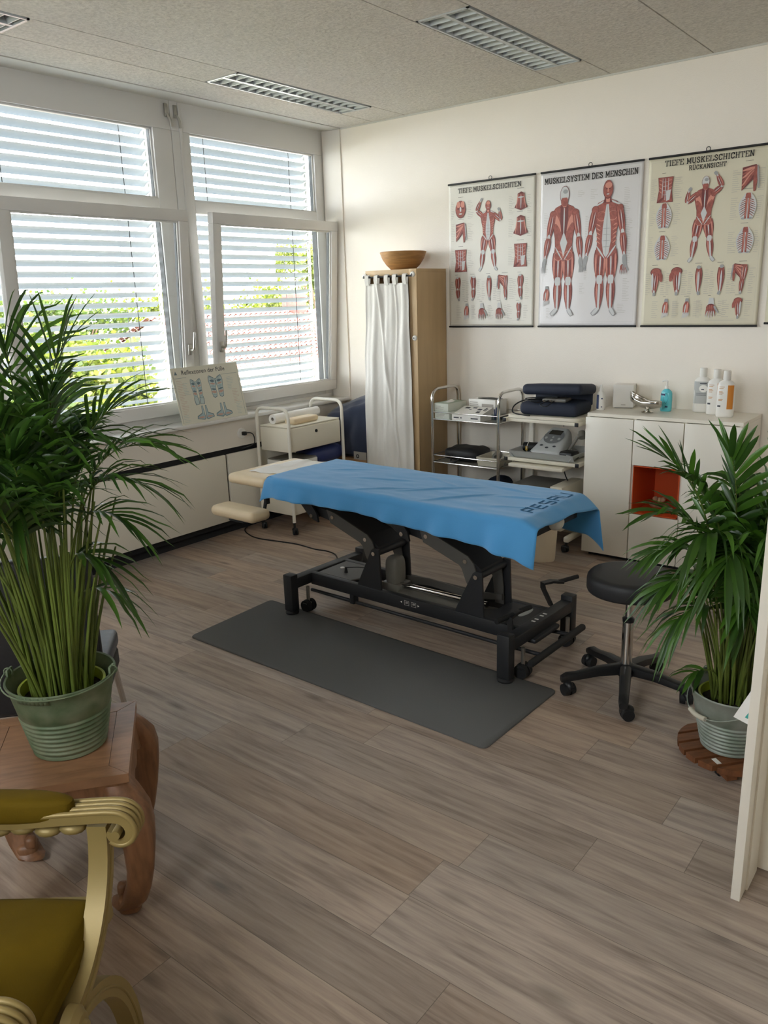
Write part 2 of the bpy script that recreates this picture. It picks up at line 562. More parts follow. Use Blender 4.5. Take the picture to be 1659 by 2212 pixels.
# ceiling: tiles with open joints under a dark slab, two lamp rows cut out
LAMPS = [(0.347, 0.627, -1.64, -0.39), (0.347, 0.627, -4.16, -2.91), (1.915, 2.212, -1.64, -0.415), (1.915, 2.212, -4.16, -2.91)]
b = MB()
b.box(-0.35, XR + 0.1, YF - 0.1, 0.15, H + 0.10, H + 0.2, mi=1)
g = 0.004
def strip(x0, x1, y0, y1, mi=0):
    b.box(x0 + g, x1 - g, y0, y1, H, H + 0.02, mi=mi)
xs = [0.006, 0.325]
strip(0.006, 0.333, YF, 0.0)
strip(0.64, 1.905, YF, 0.0)
strip(2.222, 2.837, YF, 0.0)
strip(2.837, 3.77, YF, 0.0); strip(3.77, 4.7, YF, 0.0); strip(4.7, XR, YF, 0.0)
for x0, x1, rows in ((0.333, 0.64, LAMPS[:2]), (1.905, 2.222, LAMPS[2:])):
    strip(x0, x1, rows[0][3], 0.0)
    strip(x0, x1, rows[1][3], rows[0][2])
    strip(x0, x1, YF, rows[1][2])
struct(b.build('ceiling', [CEIL, CEILG], smooth=False))
b = MB()
b.box(-0.095, 0.004, YF, 0.0, H - 0.004, H + 0.02)
b.box(-0.35, -0.102, YF, 0.0, H + 0.004, H + 0.02)
b.box(-0.262, -0.250, YF, 0.0, H - 0.006, H + 0.01)
b.box(-0.35, XR, -0.006, 0.0, H - 0.01, H)
struct(b.build('trim_1', STRIP, smooth=False))

def ceiling_lamp(x0, x1, y0, y1, label, blades=17):
    t = thing('ceiling_lamp', label, 'lamp', ((x0 + x1) / 2, (y0 + y1) / 2, H - 0.004), 0, 'recessed louvre lamps in the ceiling')
    hx, hy = (x1 - x0) / 2, (y1 - y0) / 2
    f = MB()
    for a in ((-hx, -hx + 0.012, -hy, hy), (hx - 0.012, hx, -hy, hy), (-hx, hx, -hy, -hy + 0.014), (-hx, hx, hy - 0.014, hy)):
        f.box(*a, 0.0, 0.012)
    f.build('frame', LOUV, t, smooth=False)
    f = MB()
    f.box(-hx + 0.006, hx - 0.006, -hy + 0.006, hy - 0.006, 0.085, 0.09)
    for a in ((-hx + 0.006, -hx + 0.01, -hy + 0.006, hy - 0.006), (hx - 0.01, hx - 0.006, -hy + 0.006, hy - 0.006), (-hx + 0.006, hx - 0.006, -hy + 0.006, -hy + 0.01), (-hx + 0.006, hx - 0.006, hy - 0.01, hy - 0.006)):
        f.box(*a, 0.01, 0.085)
    f.build('housing', LOUV, t, smooth=False)
    l = MB()
    prof = [(-0.012, 0.002), (0.012, 0.002), (0.003, 0.05), (-0.003, 0.05)]
    l.prism(prof, lambda u, v, s_: (u, (-hy + 0.012) if s_ == 0 else (hy - 0.012), v))
    for i in range(blades):
        yc = -hy + (i + 0.5) * 2 * hy / blades
        for sx in (-1, 1):
            # V shaped cross blade
            pr = [(-0.002, 0.003), (0.002, 0.003), (0.016, 0.05), (-0.016, 0.05)]
            l.prism(pr, lambda u, v, s_: (sx * (0.012 if s_ == 0 else hx - 0.012), yc + u, v))
    l.build('louvre', LOUV, t, smooth=False)
    return t
ceiling_lamp(*LAMPS[0], 'narrow recessed louvre lamp in the ceiling above the right window')
ceiling_lamp(*LAMPS[1], 'recessed louvre lamp cut off at the top left corner of the picture')
ceiling_lamp(*LAMPS[2], 'recessed louvre lamp in the ceiling near the poster wall, away from the windows')

# windows
def window(idx, y0, y1, sash=True):
    w_ = thing('window_%d' % idx, None, None, (0, 0, 0))
    struct(w_)
    ZB, ZT0, ZT1, ZU = 0.975, 2.30, 2.38, 2.815
    f = MB()
    xa, xb = -0.27, -0.20
    yl = y0 - 0.15 if idx > 1 else y0 - 0.15
    yr = y1 + (0.10 if idx == 1 else 0.15)
    yl = y0 - 0.1475
    if idx == 1: yr = 0.0
    else: yr = y1 + 0.1475
    f.box(xa, xb, yl, yr, ZU, H + 0.01, 0.002)
    f.box(xa, xb, yl, y0, 0.86, ZU, 0.004)
    f.box(xa, xb, y1, yr, 0.86, ZU, 0.004)
    f.box(xa, xb, y0, y1, ZT0, ZT1, 0.004)
    f.box(xa, xb, y0, y1, 0.86, ZB, 0.004)
    f.box(xb, xb + 0.012, yl + 0.06, yr - (0.03 if idx == 1 else 0.06), 0.875, 0.915, 0.004)
    f.box(xb, xb + 0.008, yl + 0.06, yl + 0.085, 0.9, H, 0.003)
    # glazing beads of the fixed light
    for a in ((y0, y0 + 0.014, ZT1, ZU), (y1 - 0.014, y1, ZT1, ZU), (y0, y1, ZU - 0.012, ZU), (y0, y1, ZT1, ZT1 + 0.012)):
        f.box(-0.245, -0.215, *a, 0.004)
    f.build('window_frame', PVC, w_)
    k = MB()
    for a in ((y0 + 0.012, y0 + 0.017, ZT1, ZU), (y1 - 0.017, y1 - 0.012, ZT1, ZU)):
        k.box(-0.25, -0.222, *a)
    for a in ((y0 - 0.002, y0 + 0.004, ZB, ZT0), (y1 - 0.004, y1 + 0.002, ZB, ZT0)):
        k.box(-0.262, -0.215, *a)
    k.build('gasket', GASK, w_, smooth=False)
    g_ = MB(); g_.box(-0.238, -0.232, y0, y1, ZT1, ZU)
    g_.build('glass_pane', GLASS, w_, smooth=False)
    if not sash:
        g_ = MB(); g_.box(-0.238, -0.232, y0, y1, ZB, ZT0)
        g_.build('glass_pane', GLASS, w_, smooth=False)
        return w_
    # tilted casement
    ang = math.atan2(0.095, 1.345)
    T = Matrix.Translation((-0.195, 0, 0.955)) @ Matrix.Rotation(ang, 4, 'Y')
    ya, yb, hh, fw_ = y0 + 0.015, y0 + 0.015 + 1.30, 1.35, 0.072
    if idx == 1: yb = y1 + 0.075
    s_ = MB(T)
    for a in ((ya, ya + fw_, fw_ + 0.0102, hh - fw_ - 0.0002), (yb - fw_, yb, fw_ + 0.0102, hh - fw_ - 0.0002), (ya, yb, 0, fw_ + 0.01), (ya, yb, hh - fw_, hh)):
        s_.box(0, 0.055, *a, 0.003)
    for a in ((ya + fw_, ya + fw_ + 0.012, fw_, hh - fw_), (yb - fw_ - 0.012, yb - fw_, fw_, hh - fw_), (ya + fw_, yb - fw_, hh - fw_ - 0.012, hh - fw_), (ya + fw_, yb - fw_, fw_, fw_ + 0.02)):
        s_.box(0.016, 0.044, *a, 0.004)
    sa = s_.build('sash', PVC, w_)
    k = MB(T)
    for a in ((ya + fw_ + 0.010, ya + fw_ + 0.016, fw_, hh - fw_), (yb - fw_ - 0.016, yb - fw_ - 0.010, fw_, hh - fw_)):
        k.box(0.012, 0.034, *a)
    k.build('sash_gasket', GASK, sa, smooth=False)
    g_ = MB(T); g_.box(0.024, 0.030, ya + fw_, yb - fw_, fw_, hh - fw_)
    g_.build('sash_glass', GLASS, sa, smooth=False)
    hy = (yb - fw_ / 2) if idx == 2 else (ya + fw_ / 2)
    h_ = MB(T)
    h_.box(0.055, 0.066, hy - 0.016, hy + 0.016, 0.40, 0.475, 0.006)
    h_.tube(rounded([(0.062, hy, 0.437), (0.105, hy, 0.437), (0.112, hy + (0.004), 0.56)], 0.02), [0.009] * 7 + [0.008], n=10)
    h_.build('window_handle', ALU, sa)
    # hinge fittings
    e = MB(T)
    e.cyl((0.02, yb + 0.004, 0.03), (0.02, yb + 0.004, 0.09), 0.009, n=10)
    e.build('hinge', PVC, sa)
    return w_
window(1, *WINS[0])
window(2, *WINS[1])
window(3, *WINS[2], sash=False)
w4 = struct(thing('window_4', None, None))  # frame and pane of the added fill light window, out of view
f = MB()
xa, xb, za, zb = FILL_WIN
for a in ((xa, xa + .07, za, zb), (xb - .07, xb, za, zb), (xa, xb, za, za + .07), (xa, xb, zb - .07, zb), ((xa + xb) / 2 - .05, (xa + xb) / 2 + .05, za, zb)):
    f.box(a[0], a[1], YF - .08, YF - .02, a[2], a[3], .004)
f.build('window_frame', PVC, w4)
f = MB(); f.box(xa + .07, xb - .07, YF - .051, YF - .045, za + .07, zb - .07); f.build('glass_pane', GLASS, w4, smooth=False)
# scissor fittings for the fanlights at the mullion top
for i, y in enumerate((-1.53, -1.455)):
    t = thing('fanlight_fitting', ['worn grey fanlight catch at the mullion top, beside the left window', 'darker fanlight catch at the mullion top, beside the right window'][i], 'catch', (-0.199, y, 2.83), 0, 'fanlight catches on the mullion')
    m = MB()
    m.box(0, 0.012, -0.013, 0.013, 0.06, 0.14, 0.003)
    m.build('plate', ALU, t)
    m = MB()
    m.tube([(0.014, 0.0, 0.08), (0.03, 0.012, 0.04), (0.022, 0.02, 0.0)], 0.009, n=8)
    m.build('lever', ALU, t)
b = MB()
b.box(-0.20, 0.005, -4.5, -0.002, 0.86, 0.888, 0.008)
struct(b.build('trim_2', PVC))
b = MB(); b.box(-0.19, -0.0005, -0.012, 0.0, 0.888, H - 0.005)
struct(b.build('trim_3', WALLS, smooth=False))

# exterior venetian blinds
def blind(y0, y1, label, n=29):
    t = thing('venetian_blind', label, 'blind', (-0.36, (y0 + y1) / 2, 0.93), 0, 'exterior slat blinds outside the windows')
    hy = (y1 - y0) / 2
    m = MB()
    tau = R(25)
    pts = []
    for i in range(7):
        u = -0.5 + i / 6
        pts.append((u * 0.078, 0.007 * (1 - (2 * u) ** 2)))
    # rim curls
    rnd = random.Random(3)
    for k in range(n):
        z = 0.05 + k * 0.0655
        a = tau + rnd.uniform(-0.03, 0.03)
        ca, sa = math.cos(a), math.sin(a)
        top = [(u * ca - v * sa, u * sa + v * ca) for u, v in pts]
        ring = top + [(x, zz - 0.0012) for x, zz in top[::-1]]
        sag = rnd.uniform(-0.001, 0.001)
        m.prism(ring, lambda u, v, s_: (u, (-hy + 0.012) if s_ == 0 else (hy - 0.012), z + v + sag))
    m.build('slats', SLAT, t)
    for y in (-hy + 0.17, hy - 0.24):
        m = MB()
        for dx in (-0.046, 0.046):
            m.cyl((dx, y + dx * 0.2, 0.0), (dx, y + dx * 0.2, 0.05 + n * 0.0655), 0.0026, n=5)
        m.build('ladder_cord', CORD, t)
    for y in (-hy, hy):
        m = MB()
        m.box(-0.012, 0.012, y - 0.008, y + 0.008, 0.0, 0.05 + n * 0.0655, 0.002)
        m.build('guide_rail', ALU, t)
    m = MB(); m.box(-0.04, 0.04, -hy + 0.012, hy - 0.012, 0.0, 0.016, 0.004)
    m.build('bottom_rail', SLAT, t)
    return t
blind(WINS[0][0] + 0.03, WINS[0][1] + 0.05, 'grey slat blind outside the right window, red roof and trees behind it')
blind(WINS[1][0] + 0.03, WINS[1][1] + 0.05, 'grey slat blind outside the left window, behind the tall palm')
blind(WINS[2][0] + 0.03, WINS[2][1] + 0.0, 'grey slat blind beyond the left picture edge')

# radiator covers below the sill
b = MB(); b.box(-0.14, -0.075, -5.2, -0.03, 0.07, 0.655)
struct(b.build('trim_4', BLACK, smooth=False))
for i, (a, c, lab) in enumerate([(-1.385, -0.06, 'white radiator cover panel under the sill, behind the white trolley'),
                                 (-2.56, -1.405, 'white radiator cover panel under the sill, between the palm and the trolley'),
                                 (-3.75, -2.58, 'white radiator cover panel hidden behind the palm and dark chair')]):
    m = MB(); m.box(-0.055, -0.03, a, c, 0.118, 0.617, 0.004)
    m.box(-0.078, -0.05, a + 0.1, c - 0.1, 0.2, 0.5)
    tag(m.build('radiator_panel', RADW), lab, 'radiator', 'radiator cover panels')
b = MB()
b.box(-0.14, -0.125, YF, -0.0, 0.0, 0.07)
struct(b.build('baseboard_left', BLACK, smooth=False))

# socket with plug
t = thing('wall_socket', 'round white wall socket with plugged in cable below the window sill', 'socket', (-0.055, -1.215, 0.75))
m = MB(); m.cyl((0, 0, 0), (0.012, 0, 0), 0.04, 0.036, n=24); m.cyl((0.010, 0, 0), (0.016, 0, 0), 0.024, n=24)
m.build('socket_plate', WPL, t)
t = thing('power_plug', 'black angled mains plug in the socket below the sill', 'plug', (-0.040, -1.215, 0.75))
m = MB(); m.box(0, 0.035, -0.014, 0.014, -0.014, 0.014, 0.006)
m.build('plug_body', PLAST, t)
m = MB(); m.tube(bez((0.02, 0.01, 0), (0.03, 0.10, 0.01), (0.03, 0.085, -0.08), 10) + bez((0.03, 0.085, -0.08), (0.028, 0.07, -0.105), (0.0, -0.02, -0.112), 8)[1:], 0.004, n=7)
m.build('cable', PLAST, t)

# ------------------------------------------------------------------ outside
b = MB(); b.box(-90, -0.9, -60, 70, -6.2, -6.0)
struct(b.build('ground_outside', LAWN, smooth=False))
def tree(label, c, r, h, n, mt, seed):
    rnd = random.Random(seed)
    t = thing('leafy_tree', label, 'tree', (c[0], c[1], -6.0), 0, 'trees outside the windows')
    zc = c[2] + 6.0
    m = MB()
    m.tube([(0, 0, 0), (0.1, 0, zc * 0.5), (0, 0.1, zc)], [0.28, 0.2, 0.1], n=8)
    for k in range(5):
        a = rnd.uniform(0, 6.28)
        m.tube([(0, 0, zc * 0.55), (math.cos(a) * r * 0.4, math.sin(a) * r * 0.4, zc), (math.cos(a) * r * 0.6, math.sin(a) * r * 0.6, zc + h * 0.4)], [0.09, 0.06, 0.02], n=6)
    m.build('trunk', TRUNK, t)
    m = MB()
    cl = [(rnd.gauss(0, r * 0.5), rnd.gauss(0, r * 0.5), zc + rnd.uniform(-h, h) * 0.75) for _ in range(26)]
    for i in range(int(n * 1.9)):
        q = cl[rnd.randrange(26)]
        p = Vector(q) + Vector((rnd.gauss(0, 1), rnd.gauss(0, 1), rnd.gauss(0, 1))) * r * 0.17
        hr = math.hypot(p.x, p.y)
        if hr > r: p.x *= r / hr; p.y *= r / hr
        d = Vector((rnd.gauss(0, 1), rnd.gauss(0, 1), rnd.gauss(0, 1))).normalized() * 0.085
        e = d.orthogonal() * 0.8
        m.f([m.v(p - d), m.v(p + e), m.v(p + d), m.v(p - e)])
    m.build('crown', mt, t, smooth=False, normals=False)
tree('yellow green leafy tree outside the left window, nearest its left edge', (-27, 8.0, -0.2), 2.5, 2.3, 4200, TREE1, 1)
tree('leafy tree outside the left window, just behind the palm fronds', (-27, 13.4, 0.0), 2.5, 2.2, 4200, TREE2, 2)
tree('bright leafy tree outside the left window, near its right edge', (-27, 18.8, 0.0), 2.5, 2.1, 4200, TREE1, 3)
tree('bushy green tree standing left of the red roofed house', (-17, 8.0, -1.0), 2.0, 2.2, 4200, TREE1, 7)
tree('dark bushy tree low in the left window behind the palm', (-17, 3.4, -1.2), 2.1, 2.2, 4200, TREE2, 8)
tree('low leafy tree showing left in the right window above the roof', (-27, 24.2, 0.4), 2.5, 1.9, 4200, TREE1, 4)
tree('tall yellow green tree rising at the right edge of the right window', (-27, 29.4, 1.6), 2.5, 3.4, 5200, TREE1, 5)
def house(label, x0, x1, y0, y1, ze, zr, name='house'):
    t = thing(name, label, 'house', ((x0 + x1) / 2, (y0 + y1) / 2, -6.0), 0, 'tiled roof houses outside')
    hx, hy = (x1 - x0) / 2, (y1 - y0) / 2
    e, r_ = ze + 6, zr + 6
    m = MB()
    m.prism([(-hx, 0), (hx, 0), (hx, e), (0, r_ - 0.1), (-hx, e)], lambda u, v, s_: (u, -hy if s_ == 0 else hy, v))
    m.build('wall', HWALL, t, smooth=False)
    m = MB()
    rows = 16
    for sx in (-1, 1):
        for k in range(rows):
            a, c = k / rows, (k + 1) / rows
            ov = 0.12
            xa, xb = sx * hx * (1 - a) * 1.06, sx * hx * (1 - c) * 1.06
            za, zb = e + (r_ - e) * a - 0.05, e + (r_ - e) * c - 0.05
            ny = max(8, int(hy * 2 / 0.22))
            for j in range(ny):
                ya = -hy - 0.3 + (2 * hy + 0.6) * j / ny
                yb = -hy - 0.3 + (2 * hy + 0.6) * (j + 1) / ny
                ym = (ya + yb) / 2
                A = [m.v((xa, ya, za + 0.02)), m.v((xa, ym, za + 0.10)), m.v((xa, yb, za + 0.02))]
                B = [m.v((xb, ya, zb + 0.0)), m.v((xb, ym, zb + 0.07)), m.v((xb, yb, zb + 0.0))]
                m.f([A[0], A[1], B[1], B[0]]); m.f([A[1], A[2], B[2], B[1]])
    m.build('roof', TILE, t, smooth=False)
    for k in range(3):
        y = -hy + (k + 0.7) * hy * 2 / 3.4
        m = MB(); m.box(hx, hx + 0.06, y - 0.5, y + 0.5, e - 1.7, e - 0.5, 0.01)
        wdw = m.build('window', PVC, t)
        m = MB(); m.box(hx + 0.055, hx + 0.065, y - 0.42, y + 0.42, e - 1.62, e - 0.58)
        m.build('window_pane', GASK, wdw, smooth=False)
    m = MB(); m.box(-0.3, 0.3, hy * 0.4, hy * 0.4 + 0.7, r_ - 0.6, r_ + 0.55, 0.02)
    m.build('chimney', TILE, t)
house('white house with red tiled roof seen through the right window blind', -20.5, -13.5, 10.6, 19.0, -0.15, 1.35)
house('low house with orange tiled roof low in the left window', -13.5, -8.5, 0.0, 5.6, -3.0, -1.3)
# ------------------------------------------------------------------ massage table
T0 = thing('massage_table', 'height adjustable massage table with black scissor base under a blue towel', 'massage table', (2.14, -1.985, 0), R(-1.7))
def tp(name, mb, m, parent=None, **k): return mb.build(name, m, parent or T0, **k)
m = MB()
for sx in (-1, 1):
    m.box(sx * 0.69 - 0.03, sx * 0.69 + 0.03, -0.29, 0.29, 0.152, 0.213, 0.008)
    m.box(sx * 0.69 - 0.05, sx * 0.69 + 0.05, -0.12, 0.12, 0.130, 0.155, 0.01)
for y in (-0.145, 0.125):
    m.box(-0.67, 0.67, y - 0.018, y + 0.018, 0.143, 0.213, 0.005)
tp('base_frame', m, POWD)
for sx in (-1, 1):
    for sy in (-1, 1):
        m = MB()
        m.box(sx * 0.69 - 0.032, sx * 0.69 + 0.032, sy * 0.30 - 0.027, sy * 0.30 + 0.027, 0.025, 0.237, 0.006)
        lg = tp('leg', m, POWD)
        zf = 0.0095 if sy < 0 else 0.0005
        m = MB(); m.lathe([(0, zf), (0.036, zf), (0.038, zf + 0.008), (0.03, 0.026), (0, 0.026)], (sx * 0.69, sy * 0.30, 0), 24)
        tp('foot_pad', m, RUBB, lg)
        m = MB()
        cx, cy = sx * 0.665 + (0.065 if sx > 0 else 0.02), sy * 0.215
        if sx < 0: cx = -0.645
        m.cyl((cx, cy, 0.05), (cx, cy, 0.15), 0.010, n=12)
        m.box(cx - 0.02, cx + 0.02, cy - 0.03, cy + 0.03, 0.05, 0.062, 0.004)
        cs = tp('caster', m, ALU)
        m = MB()
        for d in (-1, 1):
            m.cyl((cx, cy + d * 0.006, 0.038), (cx, cy + d * 0.03, 0.038), 0.036, 0.033, n=28)
        tp('wheel', m, RUBB, cs)
# cover plates
m = MB(); m.prism([(-0.64, -0.125), (-0.64, 0.105), (-0.48, 0.105), (-0.36, -0.03), (-0.40, -0.125)], lambda u, v, s_: (u, v, 0.205 + 0.006 * s_))
cp = tp('motor_cover', m, POWG, smooth=False)
m = MB(); m.lathe([(0, 0.004), (0.012, 0.004), (0.014, 0), (0, 0)], (-0.575, -0.0, 0.211), 18)
tp('cover_screw', m, ALU, cp)
m = MB(); m.lathe([(0, 0.034), (0.006, 0.032), (0.011, 0.0), (0, 0)], (-0.505, -0.045, 0.211), 14); m.tube([(-0.505, -0.045, 0.24), (-0.45, 0.0, 0.24), (-0.40, 0.03, 0.235)], 0.003, n=6)
tp('lock_pin', m, PLAST, cp)
m = MB(); m.prism([(0.40, -0.125), (0.67, -0.125), (0.67, 0.105), (0.47, 0.105), (0.47, 0.0), (0.40, -0.06)], lambda u, v, s_: (u, v, 0.203 + 0.006 * s_))
c2 = tp('pedal_cover', m, POWD, smooth=False)
m = MB(); m.lathe([(0, 0.003), (0.9, 0.003), (1, 0), (0, 0)], (0, 0, 0), 28, T=Matrix(((0.022, 0, 0, 0), (0, 0.062, 0, 0), (0, 0, 1, 0), (0, 0, 0, 1)))); bmesh.ops.translate(m.bm, verts=m.bm.verts, vec=(0.60, 0.03, 0.209))
o = tp('oval_badge', m, LABG, c2); o['label'] = 'pale oval badge'
# printed marks on the beam and end bar
m = MB()
def mark(u, v, s=1):
    fn = lambda a, c: (u + a * s, -0.1635, v + c * s)
    m.f([m.v(fn(-0.062, 0)), m.v(fn(-0.05, 0.006)), m.v(fn(-0.05, -0.006))])
    for q in (-0.035, 0.01):
        for (a0, a1, c0, c1) in ((q, q + 0.03, 0.011, 0.0125), (q, q + 0.03, -0.0125, -0.011), (q, q + 0.0015, -0.012, 0.012), (q + 0.0285, q + 0.03, -0.012, 0.012), (q + 0.006, q + 0.022, -0.002, 0.001), (q + 0.008, q + 0.024, 0.004, 0.006)):
            m.f([m.v(fn(a0, c0)), m.v(fn(a1, c0)), m.v(fn(a1, c1)), m.v(fn(a0, c1))])
    m.f([m.v(fn(0.062, 0)), m.v(fn(0.05, 0.006)), m.v(fn(0.05, -0.006))])
mark(0.04, 0.185)
for y in (-0.06, -0.03, 0.02, 0.05):
    m.f([m.v((0.68, y, 0.2137)), m.v((0.70, y, 0.2137)), m.v((0.70, y + 0.012, 0.2137)), m.v((0.68, y + 0.012, 0.2137))])
tp('printed_marks', m, WPL, smooth=False)
# linkage: two parallelogram arms
for k, dx in enumerate((0.0, 0.634)):
    pl = [(-0.33 + dx, 0.19), (-0.285 + dx, 0.285), (-0.215 + dx, 0.425), (-0.20 + dx, 0.437), (-0.165 + dx, 0.435), (-0.155 + dx, 0.19)]
    for y in (-0.150, 0.100):
        br = MB(); br.prism(pl, lambda u, v, s_: (u, y - 0.006 + 0.012 * s_, v))
        o = tp('base_bracket', br, POWD, smooth=False)
        if y < 0:
            for px, pz, yy in ((-0.197, 0.409, -0.158), (-0.64, 0.549, -0.158), (-0.505, 0.553, -0.133), (-0.273, 0.467, -0.133)):
                bo = MB(); bo.cyl((px + dx, yy - 0.006, pz), (px + dx, yy, pz), 0.011, 0.012, n=12)
                tp('bolt', bo, CHROME, o)
    pl = [(-0.70, 0.60), (-0.549, 0.591), (-0.483, 0.577), (-0.259, 0.495), (-0.226, 0.462), (-0.205, 0.41), (-0.19, 0.30), (-0.185, 0.20), (-0.235, 0.20), (-0.25, 0.335), (-0.271, 0.37), (-0.293, 0.427), (-0.309, 0.443), (-0.523, 0.520), (-0.66, 0.56)]
    for y in (0.080, -0.130):
        ar = MB(); ar.prism([(u + dx, v) for u, v in pl[1:14]], lambda u, v, s_: (u, y - 0.004 + 0.008 * s_, v))
        a = tp('lift_arm', ar, POWG, smooth=False)
    cv = MB()
    pth = [(-0.66, 0.60), (-0.50, 0.572), (-0.26, 0.485), (-0.19, 0.44)]
    cv.prism([(u + dx, v) for u, v in pth] + [(u + dx, v - 0.05) for u, v in pth[::-1]], lambda u, v, s_: (u, -0.124 if s_ == 0 else 0.074, v))
    tp('arm_panel', cv, POWD, a, smooth=False)
    for px, pz in ((-0.197, 0.409), (-0.64, 0.549)):
        tb = MB(); tb.cyl((px + dx, -0.145, pz), (px + dx, 0.095, pz), 0.020, n=16)
        tp('pivot_tube', tb, POWD, a)
    for y in (-0.150, 0.100):
        hb = MB(); hb.prism([(-0.82 + dx, 0.70), (-0.72 + dx, 0.70), (-0.605 + dx, 0.565), (-0.595 + dx, 0.515), (-0.655 + dx, 0.535)], lambda u, v, s_: (u, y - 0.006 + 0.012 * s_, v))
        tp('top_bracket', hb, POWD, smooth=False)
m = MB()
for y in (-0.20, 0.20): m.box(-0.82, 0.76, y - 0.02, y + 0.02, 0.665, 0.70, 0.004)
for x in (-0.82, -0.1, 0.74): m.box(x - 0.02, x + 0.02, -0.22, 0.22, 0.665, 0.70, 0.004)
m.box(-0.90, -0.88, -0.27, -0.24, 0.60, 0.69, 0.003)
tp('top_frame', m, POWD)
# actuator
m = MB()
m.blob((-0.165, -0.02, 0.285), 0.045, 0.05, 0.085, 0.5, 0.6, nu=20, nv=12)
m.box(-0.23, -0.10, -0.07, 0.04, 0.17, 0.225, 0.012)
m.prism([(-0.10, 0.14), (0.48, 0.14), (0.52, 0.165), (0.45, 0.185), (0.2, 0.178), (-0.1, 0.20)], lambda u, v, s_: (u, -0.09 + 0.14 * s_, v))
ac = tp('actuator_housing', m, GREYP)
m = MB(); m.cyl((-0.12, -0.03, 0.215), (0.42, -0.03, 0.225), 0.016, n=16)
tp('actuator_rod', m, CHROME, ac)
m = MB(); m.prism([(-0.16, 0.19), (0.0, 0.21), (0.25, 0.195), (0.45, 0.23), (0.45, 0.26), (0.25, 0.235), (0.0, 0.25), (-0.16, 0.235)], lambda u, v, s_: (u, 0.055 + 0.008 * s_, v))
tp('push_bar', m, POWG, smooth=False)
# low foot rail and lever bar
m = MB()
m.tube([(-0.69, -0.14, 0.098), (0.60, -0.14, 0.098)], 0.010, n=10)
m.tube([(-0.69, 0.12, 0.098), (0.60, 0.12, 0.098)], 0.010, n=10)
m.tube(rounded([(0.60, -0.14, 0.098), (0.78, -0.14, 0.10)], 0.02), 0.010, n=10)
m.tube([(0.60, 0.12, 0.098), (0.80, 0.12, 0.11)], 0.010, n=10)
m.box(-0.38, -0.35, -0.16, -0.12, 0.09, 0.15, 0.003)
tp('foot_rail', m, POWD)
m = MB(); m.cyl((0.805, -0.275, 0.115), (0.805, 0.225, 0.115), 0.017, n=18)
m.cyl((0.805, -0.285, 0.115), (0.805, -0.275, 0.115), 0.012, 0.017, n=18); m.cyl((0.805, 0.225, 0.115), (0.805, 0.235, 0.115), 0.017, 0.012, n=18)
tp('lever_bar', m, RUBB)
# pedals
m = MB()
m.ribbon([(0.64, 0.215, 0.19), (0.605, 0.19, 0.285), (0.603, 0.19, 0.31), (0.635, 0.22, 0.318), (0.665, 0.275, 0.305)], (0.030, -0.016, 0), 0.012)
p1 = tp('pedal_lever', m, PLAST)
m = MB(); m.cyl((0.655, 0.26, 0.308), (0.70, 0.37, 0.312), 0.011, n=12)
tp('pedal_grip', m, RUBB, p1)
m = MB()
m.ribbon([(0.66, -0.20, 0.16), (0.645, -0.19, 0.24), (0.64, -0.185, 0.262), (0.645, -0.13, 0.272), (0.645, -0.09, 0.268)], (0.026, 0, 0), 0.012)
p2 = tp('pedal_lever', m, PLAST)
m = MB(); m.cyl((0.615, -0.26, 0.262), (0.635, -0.15, 0.266), 0.013, n=12); m.cyl((0.645, -0.10, 0.27), (0.66, -0.03, 0.27), 0.012, n=12)
tp('pedal_grip', m, RUBB, p2)
# upholstery
m = MB(); m.box(-0.835, 0.755, -0.292, 0.292, 0.700, 0.763, 0.022, seg=4)
o = tp('couch_pad', m, SHEET); o['label'] = 'white sheeted couch pad under the towel'
m = MB(); m.blob((0.775, -0.02, 0.700), 0.035, 0.045, 0.036, nu=20, nv=12)
for k in range(9):
    y = -0.24 + k * 0.055
    m.tube([(0.757, y, 0.755), (0.765, y + 0.01 + 0.02 * math.sin(k), 0.725), (0.758, -0.02 + (y + 0.02) * 0.5, 0.70)], 0.006, n=6)
o = tp('sheet_knot', m, SHEET); o['label'] = 'knotted sheet end at the foot of the table'
m = MB()
def headpad(u, v):
    return None
m.box(-1.205, -0.88, -0.275, 0.275, 0.685, 0.745, 0.028, seg=5)
o = tp('head_rest', m, BEIGE); o['label'] = 'beige padded head rest'
m = MB(); m.box(-1.135, -0.775, -0.47, -0.325, 0.545, 0.607, 0.03, seg=5)
arm = tp('arm_rest', m, BEIGE); arm['label'] = 'beige padded arm rest lowered beside the head rest'
m = MB(); m.box(-1.02, -0.90, -0.43, -0.36, 0.525, 0.548, 0.004); m.tube([(-0.94, -0.40, 0.535), (-0.92, -0.26, 0.535), (-0.90, -0.235, 0.68)], 0.011, n=8)
tp('arm_rest_bracket', m, POWD, arm)
m = MB(); m.box(-1.03, -0.80, -0.02, 0.02, 0.665, 0.686, 0.003)
tp('head_rest_bracket', m, POWD)

# white cloth on the head rest
m = MB()
def cl(u, v):
    x = -1.12 + 0.22 * u; y = -0.16 + 0.40 * v
    z = 0.7475 + 0.004 * math.sin(9 * u + 5 * v) + 0.016 * max(0, 1 - abs(u - 0.45) * 5) * max(0, 1 - abs(v - 0.35) * 3.0) + 0.006 * noise.noise(Vector((u * 4, v * 5, 1)))
    x += 0.02 * noise.noise(Vector((v * 3, 2, u))); y += 0.03 * (u - 0.5)
    return (x, y, max(z, 0.7462))
m.grid(cl, 24, 30)
o = m.build('paper_cloth', PAPER, None, solid=0.001)
o.location = T0.location; o.rotation_euler = T0.rotation_euler
tag(o, 'crumpled white cloth lying on the beige head rest', 'cloth')

